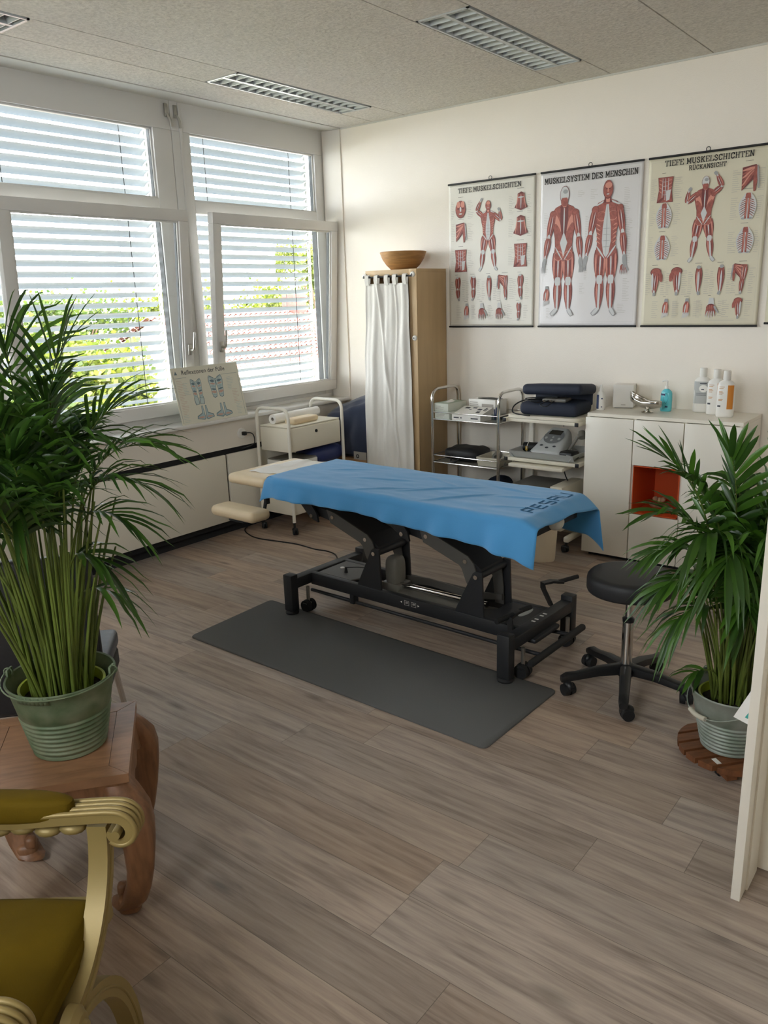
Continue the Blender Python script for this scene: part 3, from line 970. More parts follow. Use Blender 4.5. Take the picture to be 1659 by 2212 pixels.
# blue towel
X0, X1 = -0.868, 0.835
A, RAD, ZT = 0.30, 0.030, 0.769
def hang_near(x):
    t = (x - X0) / (X1 - X0)
    return 0.075 + 0.005 * math.sin(14 * t) + 0.068 * max(0, (t - 0.45) / 0.55) ** 1.2
def hang_far(x):
    t = (x - X0) / (X1 - X0)
    return 0.10 + 0.10 * max(0, (t - 0.6) / 0.4)
def towel_pt(u, v, off=0.0):
    x = X0 + (X1 - X0) * u
    hn, hf = hang_near(x), hang_far(x)
    arc = RAD * math.pi / 2
    flat = 2 * (A - RAD)
    tot = hn + arc + flat + arc + hf
    s = v * tot
    out = off
    if s < hn:
        k = (hn - s)
        fl = 0.25 * k + 0.012 * math.sin(x * 19 + 1) * (k / 0.1) + 0.008 * math.sin(x * 41) * (k / 0.1)
        y = -A - fl - out; z = ZT - RAD - k * 0.97
    elif s < hn + arc:
        a = (s - hn) / RAD
        y = -A + RAD - (RAD + out) * math.cos(a); z = ZT - RAD + (RAD + out) * math.sin(a)
    elif s < hn + arc + flat:
        y = -A + RAD + (s - hn - arc); z = ZT + out
    elif s < hn + 2 * arc + flat:
        a = (s - hn - arc - flat) / RAD
        y = A - RAD + (RAD + out) * math.sin(a); z = ZT - RAD + (RAD + out) * math.cos(a)
    else:
        k = s - hn - 2 * arc - flat
        y = A + 0.2 * k + 0.01 * math.sin(x * 17) * k / 0.1 + out; z = ZT - RAD - k
    # wrinkles on top
    q = Vector((x * 3.0 + y * 2.0, y * 7.0 - x * 1.2, 0.3))
    wr = noise.noise(q) * 0.0045 + noise.noise(q * 2.6 + Vector((5, 1, 2))) * 0.003
    cre = 0.0
    for (cx, cy, an, ln, am) in ((0.30, -0.10, 0.9, 0.22, 0.008), (0.12, -0.02, 0.75, 0.26, 0.007), (-0.25, 0.0, 0.35, 0.2, 0.006), (0.05, 0.12, -0.4, 0.15, 0.005), (0.55, 0.05, 0.25, 0.14, 0.006), (-0.55, 0.1, 0.5, 0.18, 0.005), (0.45, 0.16, -0.2, 0.16, 0.006), (-0.1, -0.16, 0.7, 0.2, 0.006), (0.62, -0.12, 0.5, 0.12, 0.006)):
        dx, dy = x - cx, y - cy
        al = dx * math.cos(an) + dy * math.sin(an); ac_ = -dx * math.sin(an) + dy * math.cos(an)
        cre += am * math.exp(-(ac_ / 0.011) ** 2) * max(0, 1 - (al / ln) ** 2)
    z += max(wr, -0.002) + cre
    # droop of the ends
    e = max(0, (x - 0.748)) / 0.09
    if e > 0:
        side = min(1, max(0, (abs(y + 0.02) - 0.10) / 0.2))
        z -= 0.050 * e ** 1.4 * (0.85 + (0.5 * side if y > 0 else -0.35 * side))
        x -= 0.012 * e * (1 - side)
    e = max(0, (-0.845 - x)) / 0.023
    if e > 0: z -= 0.012 * e
    if u < 0.05 and s < hn + arc:
        f = (0.05 - u) / 0.05
        x -= 0.03 * f * (1 - s / (hn + arc)); z -= 0.03 * f * (1 - s / (hn + arc)); y += 0.02 * f
    return (x, y, z)
m = MB(); m.grid(towel_pt, 170, 90)
tw = m.build('towel', TOWEL, None, solid=0.004, angle=80)
tw.location = T0.location; tw.rotation_euler = T0.rotation_euler
tag(tw, 'large blue towel spread over the massage table, hem hanging over its edges', 'towel')

# slab letters: strokes on a unit square
GL = {
 'T': (0.95, [[(.5,0),(.5,1)],[(.05,1),(.95,1)],[(.3,0),(.7,0)],[(.06,1),(.06,.76)],[(.94,1),(.94,.76)]]),
 'I': (0.5, [[(.5,0),(.5,1)],[(.15,0),(.85,0)],[(.15,1),(.85,1)]]),
 'E': (0.9, [[(.22,0),(.22,1)],[(.05,1),(.88,1)],[(.05,0),(.92,0)],[(.22,.52),(.7,.52)],[(.88,1),(.88,.78)],[(.92,0),(.92,.24)]]),
 'F': (0.85, [[(.22,0),(.22,1)],[(.05,1),(.9,1)],[(.05,0),(.5,0)],[(.22,.52),(.7,.52)],[(.9,1),(.9,.78)]]),
 'M': (1.15, [[(.16,0),(.16,1),(.5,.25),(.84,1),(.84,0)],[(.02,0),(.3,0)],[(.7,0),(.98,0)],[(.02,1),(.18,1)],[(.82,1),(.98,1)]]),
 'U': (1.0, [[(.2,1),(.2,.3),(.3,.07),(.5,0),(.7,.07),(.8,.3),(.8,1)],[(.04,1),(.36,1)],[(.64,1),(.96,1)]]),
 'S': (0.85, [[(.82,.72),(.78,.9),(.5,1),(.22,.92),(.15,.74),(.32,.58),(.68,.44),(.86,.27),(.78,.08),(.5,0),(.2,.09),(.14,.28)]]),
 'K': (1.0, [[(.2,0),(.2,1)],[(.2,.38),(.8,1)],[(.4,.58),(.84,0)],[(.04,0),(.38,0)],[(.04,1),(.38,1)],[(.66,1),(.97,1)],[(.68,0),(.98,0)]]),
 'L': (0.85, [[(.22,0),(.22,1)],[(.05,0),(.92,0)],[(.92,0),(.92,.28)],[(.05,1),(.42,1)]]),
 'C': (0.92, [[(.86,.70),(.8,.9),(.52,1),(.24,.9),(.12,.5),(.24,.1),(.52,0),(.8,.08),(.88,.26)],[(.86,.7),(.86,1)]]),
 'H': (1.0, [[(.2,0),(.2,1)],[(.8,0),(.8,1)],[(.2,.5),(.8,.5)],[(.04,0),(.36,0)],[(.64,0),(.96,0)],[(.04,1),(.36,1)],[(.64,1),(.96,1)]]),
 'N': (1.0, [[(.2,0),(.2,1),(.8,0),(.8,1)],[(.04,0),(.36,0)],[(.02,1),(.24,1)],[(.64,1),(.96,1)]]),
 'D': (0.98, [[(.2,0),(.2,1)],[(.05,1),(.5,1),(.78,.88),(.88,.5),(.78,.12),(.5,0),(.05,0)]]),
 'Y': (0.95, [[(.12,1),(.5,.45),(.88,1)],[(.5,.45),(.5,0)],[(.3,0),(.7,0)],[(.0,1),(.28,1)],[(.72,1),(1,1)]]),
 'R': (1.0, [[(.2,0),(.2,1)],[(.05,1),(.6,1),(.8,.88),(.8,.64),(.6,.5),(.2,.5)],[(.55,.5),(.84,0)],[(.05,0),(.38,0)],[(.7,0),(.98,0)]]),
 'A': (1.0, [[(.12,0),(.5,1),(.88,0)],[(.27,.35),(.73,.35)],[(0,0),(.28,0)],[(.72,0),(1,0)]]),
 'P': (0.9, [[(.2,0),(.2,1),(.85,1),(.85,.5),(.2,.5)]]),
}
GL['\u00dc'] = (1.0, GL['U'][1] + [[(.33,1.2),(.33,1.32)],[(.67,1.2),(.67,1.32)]])
def lettering(mb, text, x0, y0, width, h, fn, st=0.15, mi=0, gap=0.10):
    tot = sum((0.45 if c == ' ' else GL[c][0]) + gap for c in text) - gap
    k = width / tot
    x = x0
    for c in text:
        if c == ' ':
            x += (0.45 + gap) * k; continue
        wd, strokes = GL[c]
        wd *= k
        for li, pl in enumerate(strokes):
            thin = 0.55 if len(pl) == 2 and abs(pl[0][1] - pl[1][1]) < 1e-6 else 1.0
            for a, b_ in zip(pl, pl[1:]):
                ax, ay, bx, by = x + a[0] * wd, y0 + a[1] * h, x + b_[0] * wd, y0 + b_[1] * h
                d = math.hypot(bx - ax, by - ay) or 1
                t = st * h * thin / 2
                ex, ey = (bx - ax) / d * t, (by - ay) / d * t
                nx, ny = -ey, ex
                q = [(ax - ex * .6 + nx, ay - ey * .6 + ny), (ax - ex * .6 - nx, ay - ey * .6 - ny), (bx + ex * .6 - nx, by + ey * .6 - ny), (bx + ex * .6 + nx, by + ey * .6 + ny)]
                mb.f([mb.v(fn(*p)) for p in q][::1], mi)
        x += wd + gap * k
m = MB()
def on_towel(a, c):
    # a runs across the table from the near side, c along towards the head
    tot_v = 0.30 + a * 0.42
    u = (0.735 - c - X0) / (X1 - X0)
    p = towel_pt(u, tot_v, 0.0)
    return (p[0], p[1], p[2] + 0.0036)
BLK = {'P': [[(.0,.0),(.0,1),(1,1),(1,.45),(0,.45)]], 'E': [[(1,1),(0,1),(0,0),(1,0)],[(0,.5),(.9,.5)]], 'S': [[(1,1),(0,1),(0,.5),(1,.5),(1,0),(0,0)]], 'A': [[(0,0),(0,1),(1,1),(1,0)],[(0,.5),(1,.5)]], 'U': [[(0,1),(0,0),(1,0),(1,1)]]}
for i, c in enumerate('PESAU'):
    for pl in BLK[c]:
        for a, b_ in zip(pl, pl[1:]):
            n = 5
            for k in range(n):
                p, q = [((a[0] + (b_[0] - a[0]) * t), (a[1] + (b_[1] - a[1]) * t)) for t in (k / n, (k + 1) / n)]
                W_, H_ = 0.135, 0.062
                sx = 0.02 + i * 0.20
                P = (sx + p[0] * W_, p[1] * H_); Q = (sx + q[0] * W_, q[1] * H_)
                if abs(a[0] - b_[0]) > 0.01: d = (0, 0.0055)
                else: d = (0.011, 0)
                m.f([m.v(on_towel(P[0] - d[0], P[1] - d[1] - 0.0)), m.v(on_towel(Q[0] - d[0], Q[1] - d[1])), m.v(on_towel(Q[0] + d[0], Q[1] + d[1])), m.v(on_towel(P[0] + d[0], P[1] + d[1]))])
o = m.build('woven_lettering', TOWELD, tw, smooth=False)
o['label'] = 'darker woven block letters'

# ------------------------------------------------------------------ exercise mat
c0 = [(1.19, -2.189), (3.051, -2.255), (3.035, -2.838), (1.214, -2.80)]
t_ = MB()
rp = []
for i in range(4):
    a, b_, c_ = Vector((*c0[i - 1], 0)), Vector((*c0[i], 0)), Vector((*c0[(i + 1) % 4], 0))
    r_ = 0.03
    rp += bez(b_ + (a - b_).normalized() * r_, b_, b_ + (c_ - b_).normalized() * r_, 5)
ctr = Vector((2.12, -2.52, 0))
lo = [t_.v((p.x, p.y, 0.0005)) for p in rp]
mid = [t_.v((p.x, p.y, 0.006)) for p in rp]
top = [t_.v((p.x + (ctr.x - p.x) * 0.003, p.y + (ctr.y - p.y) * 0.006, 0.009)) for p in rp]
n = len(rp)
for A_, B_ in ((lo, mid), (mid, top)):
    for i in range(n): t_.f([A_[i], A_[(i + 1) % n], B_[(i + 1) % n], B_[i]])
t_.f(top); t_.f(lo[::-1])
tag(t_.build('exercise_mat', MATG, angle=60), 'charcoal grey exercise mat on the floor in front of the massage table', 'mat')
# near legs of the couch stand on the mat: lift the foot pads is not needed (mat compresses)

# floor cable
m = MB()
cp_ = [(-0.12, -1.10, 0.10), (-0.11, -1.14, 0.03), (-0.06, -1.25, 0.006), (0.08, -1.33, 0.005), (0.208, -1.353, 0.005), (0.376, -1.328, 0.005), (0.54, -1.304, 0.005), (0.736, -1.32, 0.005), (0.834, -1.307, 0.005), (0.93, -1.33, 0.005), (1.02, -1.40, 0.005), (1.12, -1.50, 0.005), (1.30, -1.66, 0.005), (1.44, -1.72, 0.05), (1.52, -1.80, 0.15)]
def catmull(P, n=6):
    P = [Vector(p) for p in P]
    P = [P[0]] + P + [P[-1]]
    out = []
    for i in range(1, len(P) - 2):
        for k in range(n):
            t = k / n
            a, b_, c_, d = P[i - 1], P[i], P[i + 1], P[i + 2]
            out.append(0.5 * ((2 * b_) + (c_ - a) * t + (2 * a - 5 * b_ + 4 * c_ - d) * t * t + (3 * b_ - a - 3 * c_ + d) * t ** 3))
    out.append(P[-2])
    return out
m.tube(catmull(cp_), 0.0045, n=7)
tag(m.build('power_cable', PLAST), 'black power cable lying on the floor from the radiator to the massage table', 'cable')

# ------------------------------------------------------------------ stool
st = thing('rolling_stool', 'black round rolling stool with chrome gas column and five star base', 'stool', (3.285, -2.072, 0))
m = MB(); m.lathe([(0, 0.545), (0.150, 0.545), (0.168, 0.541), (0.177, 0.530), (0.180, 0.515), (0.180, 0.478), (0.176, 0.468), (0.165, 0.464), (0, 0.464)], (0, 0, 0), 56)
m.build('seat', VINYLB, st, angle=60)
m = MB(); m.cyl((0, 0, 0.30), (0, 0, 0.465), 0.014, n=24)
g1 = m.build('gas_column', CHROME, st)
m = MB(); m.cyl((0, 0, 0.11), (0, 0, 0.335), 0.0235, n=28); m.build('column_sleeve', CHROME, g1)
m = MB(); m.lathe([(0.0245, 0.325), (0.026, 0.34), (0.016, 0.348), (0, 0.348)], (0, 0, 0), 24); m.build('column_collar', PLAST, g1)
m = MB(); m.lathe([(0, 0.075), (0.035, 0.075), (0.040, 0.09), (0.036, 0.125), (0.026, 0.132), (0, 0.132)], (0, 0, 0), 28)
hub = m.build('base_hub', PLAST, st)
angs = [221, 290, 3, 76, 147]
for a in angs:
    a = R(a)
    c, s_ = math.cos(a), math.sin(a)
    m = MB()
    pts = [(0.02, 0.105), (0.12, 0.10), (0.22, 0.082), (0.262, 0.078), (0.285, 0.070)]
    wd = [0.026, 0.024, 0.021, 0.021, 0.017]
    th = [0.026, 0.022, 0.018, 0.020, 0.014]
    rings = []
    for (r_, z), w_, t in zip(pts, wd, th):
        ring = []
        for k in range(10):
            q = 2 * math.pi * k / 10
            o_, zz = w_ * math.copysign(abs(math.cos(q)) ** .6, math.cos(q)), t * math.copysign(abs(math.sin(q)) ** .6, math.sin(q))
            ring.append(m.v((c * r_ - s_ * o_, s_ * r_ + c * o_, z + zz)))
        rings.append(ring)
    for A_, B_ in zip(rings, rings[1:]):
        for k in range(10): m.f([A_[k], A_[(k + 1) % 10], B_[(k + 1) % 10], B_[k]])
    m.f(rings[0][::-1]); m.f(rings[-1])
    lg = m.build('base_arm', PLAST, st)
    mf, mw = MB(), MB()
    x, y = c * 0.262, s_ * 0.262
    ang = a + 1.9
    mf.cyl((x, y, 0.045), (x, y, 0.075), 0.010, n=10)
    ox, oy = x + math.cos(ang) * 0.016, y + math.sin(ang) * 0.016
    mf.blob((ox, oy, 0.042), 0.030, 0.020, 0.026, nu=16, nv=10, rot=Matrix.Rotation(ang, 3, 'Z'))
    nx, ny = -math.sin(ang), math.cos(ang)
    for sg in (-1, 1):
        mw.cyl((ox + nx * sg * 0.005, oy + ny * sg * 0.005, 0.0285), (ox + nx * sg * 0.026, oy + ny * sg * 0.026, 0.0285), 0.028, 0.025, n=22)
    fk = mf.build('caster_housing', PLAST, lg)
    mw.build('caster_wheel', RUBB, lg)

# ------------------------------------------------------------------ white equipment trolley by the window
tr = thing('equipment_trolley', 'white metal trolley with drawers on casters below the window', 'trolley', (0.185, -0.825, 0))
for y in (-0.295, 0.295):
    m = MB()
    m.tube(rounded([(-0.165, y, 0.09), (-0.165, y, 0.937), (0.165, y, 0.937), (0.165, y, 0.09)], 0.075, 7), 0.0125, n=12)
    m.build('end_frame', CREAMT, tr)
m = MB(); m.box(-0.15, 0.15, -0.28, 0.28, 0.615, 0.792, 0.003); m.box(-0.15, 0.15, -0.28, 0.28, 0.795, 0.803, 0.002)
bx = m.build('drawer_cabinet', CREAM, tr)
m = MB(); m.box(0.15, 0.158, -0.275, 0.275, 0.622, 0.785, 0.003)
dr = m.build('drawer_front', CREAM, bx)
m = MB(); m.cyl((0.156, 0.0, 0.742), (0.164, 0.0, 0.742), 0.012, n=18)
m.build('drawer_lock', PLAST, dr)
m = MB(); m.box(-0.15, 0.15, -0.28, 0.28, 0.135, 0.41, 0.003)
bx2 = m.build('lower_cabinet', CREAM, tr)
m = MB(); m.box(0.15, 0.158, -0.275, 0.275, 0.14, 0.405, 0.003)
m.build('drawer_front', CREAM, bx2)
m = MB(); m.box(-0.15, 0.16, -0.285, 0.285, 0.44, 0.452, 0.003); m.build('shelf', CREAM, tr)
for x in (-0.165, 0.165):
    for y in (-0.295, 0.295):
        mf, mw = MB(), MB()
        caster(mf, mw, x, y, 0.026, -0.6, 0.10)
        c_ = mf.build('caster', PLAST, tr)
        mw.build('caster_wheel', RUBB, c_)
# things on it
t = thing('paper_roll', 'roll of white couch paper lying on the white trolley, window side', 'paper roll', (0.095, -0.80, 0.840), R(2))
m = MB(); Tm = Matrix.Rotation(R(90), 4, 'X')
m.lathe([(0.014, -0.27), (0.0365, -0.27), (0.0365, 0.24), (0.014, 0.24), (0.014, -0.27)], (0, 0, 0), 28, T=Tm)
m.build('paper', PAPER, t)
m = MB(); m.lathe([(0.0125, -0.268), (0.0138, -0.268), (0.0138, 0.238), (0.0125, 0.238), (0.0125, -0.268)], (0, 0, 0), 20, T=Tm)
m.build('core', PRLG, t)
m = MB(); m.box(-0.055, 0.055, -0.14, 0.14, 0, 0.045, 0.02, seg=4)
o = m.build('wedge_cushion', BEIGE); o.location = (0.235, -0.86, 0.8035); o.rotation_euler = (0, 0, R(3))
tag(o, 'small beige padded cushion beside the paper roll on the white trolley', 'cushion')
t = thing('document_box', 'flat white box with grey lid on the middle trolley shelf', 'box', (0.19, -0.95, 0.4525))
m = MB(); m.box(-0.13, 0.14, -0.13, 0.14, 0, 0.085, 0.004); m.build('case', WPL, t)
m = MB(); m.box(-0.125, 0.135, -0.125, 0.135, 0.085, 0.095, 0.003); m.build('lid', GREYP, t)
m = MB(); m.box(0.1401, 0.142, 0.08, 0.085, 0.05, 0.065); m.build('button', PLAST, t)
m = MB(); m.blob((0, 0, 0), 0.145, 0.178, 0.076, 0.8, 0.55, nu=36, nv=14)
o = m.build('pillow', NAVYS); o.location = (0.188, -0.632, 0.5295)
tag(o, 'shiny navy blue pillow on the middle shelf of the white trolley', 'pillow')

# blanket covered stack in the corner
m = MB()
def blk(u, v):
    # u around (front face then right), v from top back over the edge down the front
    x = 0.015 + 0.46 * u
    top = 0.835 + 0.14 * (u ** 1.2) - 0.05 * max(0, u - 0.85)
    if v < 0.35:
        k = v / 0.35
        y = -0.05 - 0.25 * k; z = top + 0.02 * math.sin(3 * u) - 0.05 * k ** 3
    elif v < 0.45:
        k = (v - 0.35) / 0.1
        y = -0.30 - 0.05 * math.sin(k * 1.57); z = top - 0.05 - 0.06 * (1 - math.cos(k * 1.57)) + 0.0
    else:
        k = (v - 0.45) / 0.55
        y = -0.35 - 0.015 * math.sin(u * 9 + k * 2) * k - 0.01 * k
        z = top - 0.11 - k * (top - 0.11 - 0.46 - 0.03 * u)
    z += 0.012 * noise.noise(Vector((u * 4, v * 5, 3)))
    return (x, y + 0.01 * noise.noise(Vector((u * 5, v * 4, 9))), z)
m.grid(blk, 30, 40)
m.grid(lambda u, v: (0.015 + 0.02 * math.sin(v * 5) * u * 0.3, -0.35 + 0.30 * u, 0.50 + v * (0.735 - 0.50 + 0.1 * u)), 10, 12)
tag(m.build('blanket', NAVY, solid=0.006, angle=80), 'navy blue blanket draped over a stack in the corner beside the tall cabinet', 'blanket')
t = thing('cardboard_box', 'brown cardboard box under the navy blanket in the corner', 'box', (0.24, -0.2, 0))
m = MB(); m.box(-0.20, 0.22, -0.155, 0.15, 0.0, 0.445, 0.004); m.build('carton', CARD, t)
m = MB(); m.box(-0.19, 0.2, -0.13, 0.14, 0.446, 0.80, 0.02); m.build('folded_bedding', NAVY, t)
t = thing('print_card', 'small grey card with a dark ring standing on the cardboard box', 'card', (0.395, -0.392, 0.448))
m = MB(); m.box(-0.055, 0.075, -0.002, 0.002, 0, 0.062); m.build('card_sheet', PRLG, t, smooth=False)
m = MB(); m.lathe([(0.009, 0.0), (0.016, 0.0), (0.016, 0.001), (0.009, 0.001), (0.009, 0)], (-0.015, -0.0022, 0.026), 20, T=Matrix.Rotation(R(90), 4, 'X')); m.build('printed_ring', PLAST, t)
m = MB(); m.box(-0.06, 0.08, -0.004, 0.024, -0.448, -0.0005); m.build('card_stand', CARD, t)
# ------------------------------------------------------------------ tall cabinet with curtain
cb = thing('tall_cabinet', 'tall birch cabinet in the corner with a white curtain for a door', 'cabinet', (0.75, -0.185, 0))
m = MB()
m.box(0.215, 0.236, -0.184, 0.178, 0.0, 1.866, 0.001)
m.box(-0.236, -0.215, -0.184, 0.178, 0.0, 1.866, 0.001)
m.box(-0.236, 0.236, -0.184, 0.178, 1.866, 1.89, 0.001)
m.box(-0.215, 0.215, 0.165, 0.178, 0.0, 1.866)
m.box(-0.215, 0.215, -0.17, 0.165, 0.05, 0.07)
m.box(-0.215, 0.215, -0.182, -0.165, 1.845, 1.867, 0.001)
m.box(0.168, 0.236, -0.200, -0.184, 0.0, 1.89, 0.002)
m.box(-0.236, 0.168, -0.196, -0.184, 1.848, 1.89, 0.002)
m.build('carcass', BIRCH, cb)
for z in (0.45, 0.8, 1.15, 1.5):
    m = MB(); m.box(-0.215, 0.215, -0.165, 0.165, z, z + 0.018); m.build('shelf', BIRCH, cb)
for x, z in ((0.205, 1.862), (0.213, 1.415), (-0.236, 1.862)):
    m = MB(); m.lathe([(0, 0.016), (0.010, 0.014), (0.018, 0.008), (0.020, 0), (0, 0)], (x, -0.200, z - 0.01), 22, T=Matrix.Rotation(R(90), 4, 'X'))
    m.lathe([(0.0, 0.019), (0.005, 0.018), (0.006, 0.01), (0, 0.01)], (x, -0.200, z - 0.01), 14, mi=1, T=Matrix.Rotation(R(90), 4, 'X'))
    m.build('knob', [WPL, PLAST], cb)
m = MB(); m.cyl((-0.24, -0.218, 1.842), (0.205, -0.218, 1.842), 0.006, n=10); m.build('curtain_rod', PLAST, cb)
cu = thing('curtain', 'white cotton tab top curtain hanging in front of the tall birch cabinet', 'curtain', (0.75, -0.40, 0))
m = MB()
def curt(u, v):
    z = 1.795 - v * 1.72
    wl = -0.212 - 0.045 * min(1, v * 3.2) + 0.01 * math.sin(v * 7)
    wr = 0.178 + 0.028 * v
    x = wl + (wr - wl) * u
    amp = 0.006 + 0.003 * math.sin(v * 4)
    y = -0.012 + amp * math.sin(u * 19 + 1.5 * math.sin(v * 2.5)) + 0.0025 * math.sin(u * 47 + v * 3)
    y += 0.012 * noise.noise(Vector((u * 3 + v * 4, v * 5, 2)))
    # diagonal tension folds from the tabs
    y += -0.010 * math.exp(-((u - 0.30 - v * 0.55) / 0.03) ** 2) * max(0, 1 - v * 1.1) * 2
    y += -0.010 * math.exp(-((u - 0.70 - 0.04 * math.sin(v * 9)) / 0.025) ** 2) * 1.4
    return (x, y, z)
m.grid(curt, 110, 70)
m.build('curtain_cloth', LINEN, cu, solid=0.0015, angle=80)
m = MB()
# loose side flap at the left
def flap(u, v):
    z = 1.785 - v * 1.3
    bul = 0.075 * math.sin(min(1, v * 4.2) * 1.57) * (1 - 0.75 * v)
    return (-0.205 - 0.045 * min(1, v * 3.2) - bul * u + 0.0, 0.012 + 0.14 * u * (1 - 0.2 * v), z)
m.grid(flap, 12, 40)
m.build('side_flap', LINEN, cu, solid=0.0015, angle=80)
for x in (-0.19, -0.105, -0.01, 0.065, 0.155):
    m = MB()
    m.ribbon([(x, -0.02, 1.785), (x, -0.028, 1.82), (x, -0.024, 1.852), (x, -0.008, 1.858), (x, 0.004, 1.845), (x, -0.002, 1.80), (x, -0.01, 1.785)], (0.034, 0, 0), 0.003)
    m.build('tab_loop', LINEN, cu)
m = MB()
prof = [(0, 0.004), (0.085, 0.0), (0.092, 0.003), (0.125, 0.035), (0.155, 0.078), (0.172, 0.122), (0.174, 0.128), (0.169, 0.130), (0.164, 0.122), (0.148, 0.080), (0.118, 0.040), (0.08, 0.018), (0, 0.014)]
m.lathe(prof, (0, 0, 0), 48)
o = m.build('wooden_bowl', BOWLW, angle=50); o.location = (0.735, -0.20, 1.8905)
tag(o, 'round turned wooden bowl standing on top of the tall cabinet', 'bowl')

# ------------------------------------------------------------------ chrome trolley
ct = thing('chrome_trolley', 'three tier chrome wire trolley beside the tall cabinet', 'trolley', (1.395, -0.225, 0))
HX, HY = 0.278, 0.175
for sx in (-1, 1):
    m = MB()
    m.tube(rounded([(sx * HX, -HY, 0.07), (sx * HX, -HY, 1.04), (sx * HX, HY, 1.04), (sx * HX, HY, 0.07)], 0.085, 7), 0.0115, n=12)
    m.build('side_hoop', CHROME, ct)
for z in (0.19, 0.506, 0.825):
    m = MB()
    for zz, r_ in ((z, 0.0055), (z + 0.052, 0.004)):
        for y in (-HY, HY): m.cyl((-HX, y, zz), (HX, y, zz), r_, n=8)
        for x in (-HX, HX): m.cyl((x, -HY, zz), (x, HY, zz), r_, n=8)
    tr_ = m.build('tier_rails', CHROME, ct)
    m = MB(); m.box(-HX + 0.004, HX - 0.004, -HY + 0.004, HY - 0.004, z - 0.004, z + 0.0, 0.001)
    m.build('tier_shelf', GREYP, tr_)
for sx in (-1, 1):
    for sy in (-1, 1):
        mf, mw = MB(), MB()
        caster(mf, mw, sx * HX, sy * HY, 0.022, 0.4 * sx + 1.2, 0.075)
        c_ = mf.build('caster', PLAST, ct); mw.build('caster_wheel', RUBB, c_)
zs = 0.8255
def prlines(mb, x0, x1, z0, z1, n, y, rnd, mi=0):
    for i in range(n):
        z = z1 - (i + 0.5) * (z1 - z0) / n
        w_ = (x1 - x0) * rnd.uniform(0.5, 1)
        mb.f([mb.v((x0, y, z - (z1 - z0) / n * 0.22)), mb.v((x0 + w_, y, z - (z1 - z0) / n * 0.22)), mb.v((x0 + w_, y, z + (z1 - z0) / n * 0.22)), mb.v((x0, y, z + (z1 - z0) / n * 0.22))], mi)
TISG = mat('tissue_green', '#a9b8a6', 0.7)
TISL = mat('tissue_mint', '#d3d8cc', 0.7)
for i in range(2):
    t = thing('tissue_box', ['pale green tissue box, lower of two stacked on the chrome trolley', 'pale green tissue box with tissue poking out, upper of the stack'][i], 'box', (1.192, -0.272, zs + 0.058 * i + 0.0005), R(1 - 3 * i), 'tissue boxes on the chrome trolley')
    m = MB(); m.box(-0.062, 0.062, -0.115, 0.115, 0, 0.057, 0.001); m.build('carton', TISL, t)
    m = MB(); m.box(-0.061, 0.061, -0.114, 0.114, 0.0572, 0.0576); m.build('lid_print', TISG, t, smooth=False)
    m = MB(); prlines(m, -0.05, 0.03, 0.012, 0.04, 3, -0.1156, random.Random(i)); m.build('carton_print', PRLG, t, smooth=False)
    if i == 1:
        m = MB(); m.grid(lambda u, v: (-0.02 + 0.04 * u + 0.01 * math.sin(v * 5), -0.06 + 0.12 * v, 0.058 + 0.018 * math.sin(u * 3.1) * math.sin(v * 3.1)), 8, 12); m.build('tissue', PAPER, t)
t = thing('device_carton', 'flat white carton with black product pictures at the front of the chrome trolley', 'box', (1.405, -0.309, zs + 0.0005), R(-1))
m = MB(); m.prism([(-0.085, 0), (0.085, 0), (0.085, 0.085), (-0.085, 0.045)], lambda u, v, s_: (-0.12 + 0.24 * s_, u, v)); m.build('carton', WPL, t, smooth=False)
m = MB()
for (x, y, w_, h_) in ((-0.07, 0.05, 0.04, 0.03), (-0.01, 0.055, 0.035, 0.02), (0.045, 0.03, 0.035, 0.03), (0.06, -0.02, 0.03, 0.03), (-0.03, 0.02, 0.02, 0.012), (0.085, 0.04, 0.012, 0.055), (0.1, 0.03, 0.008, 0.05)):
    zf = lambda yy: 0.0655 + yy * (0.04 / 0.17)
    m.f([m.v((x - w_ / 2, y - h_ / 2, zf(y - h_ / 2))), m.v((x + w_ / 2, y - h_ / 2, zf(y - h_ / 2))), m.v((x + w_ / 2, y + h_ / 2, zf(y + h_ / 2))), m.v((x - w_ / 2, y + h_ / 2, zf(y + h_ / 2)))])
for x0, x1 in ((-0.105, -0.06), (-0.05, -0.035), (0.04, 0.10)):
    m.f([m.v((x0, -0.0855, 0.018)), m.v((x1, -0.0855, 0.018)), m.v((x1, -0.0855, 0.027)), m.v((x0, -0.0855, 0.027))])
m.build('carton_print', LABD, t, smooth=False)
t = thing('white_carton', 'white carton with grey print at the back of the chrome trolley', 'box', (1.43, -0.139, zs + 0.0005), R(-3))
m = MB(); m.box(-0.115, 0.115, -0.075, 0.075, 0, 0.135, 0.001); m.build('carton', WPL, t)
m = MB(); m.box(0.0, 0.10, -0.0756, -0.0752, 0.055, 0.105); prlines(m, -0.105, -0.02, 0.05, 0.12, 5, -0.0756, random.Random(5)); m.build('carton_print', PRLG, t, smooth=False)
m = MB(); m.grid(lambda u, v: (-0.06 + 0.18 * u, -0.04 + 0.06 * v, 0.137 + 0.006 * math.sin(u * 3.1)), 10, 4); m.build('dark_leaflet', PLAST, t, solid=0.001)
t = thing('small_jar', 'small clear jar with dark pen beside the carton on the chrome trolley', 'jar', (1.595, -0.31, zs + 0.0005))
m = MB(); m.lathe([(0, 0.001), (0.026, 0.001), (0.028, 0.01), (0.028, 0.05), (0.026, 0.05), (0.025, 0.012), (0, 0.01)], (0, 0, 0), 22); m.build('jar_body', CLEAR, t)
m = MB(); m.cyl((0.0, 0.0, 0.012), (0.01, 0.004, 0.10), 0.005, n=8); m.cyl((-0.008, 0.006, 0.012), (-0.012, 0.01, 0.085), 0.004, n=8); m.build('pen', LABN, t)
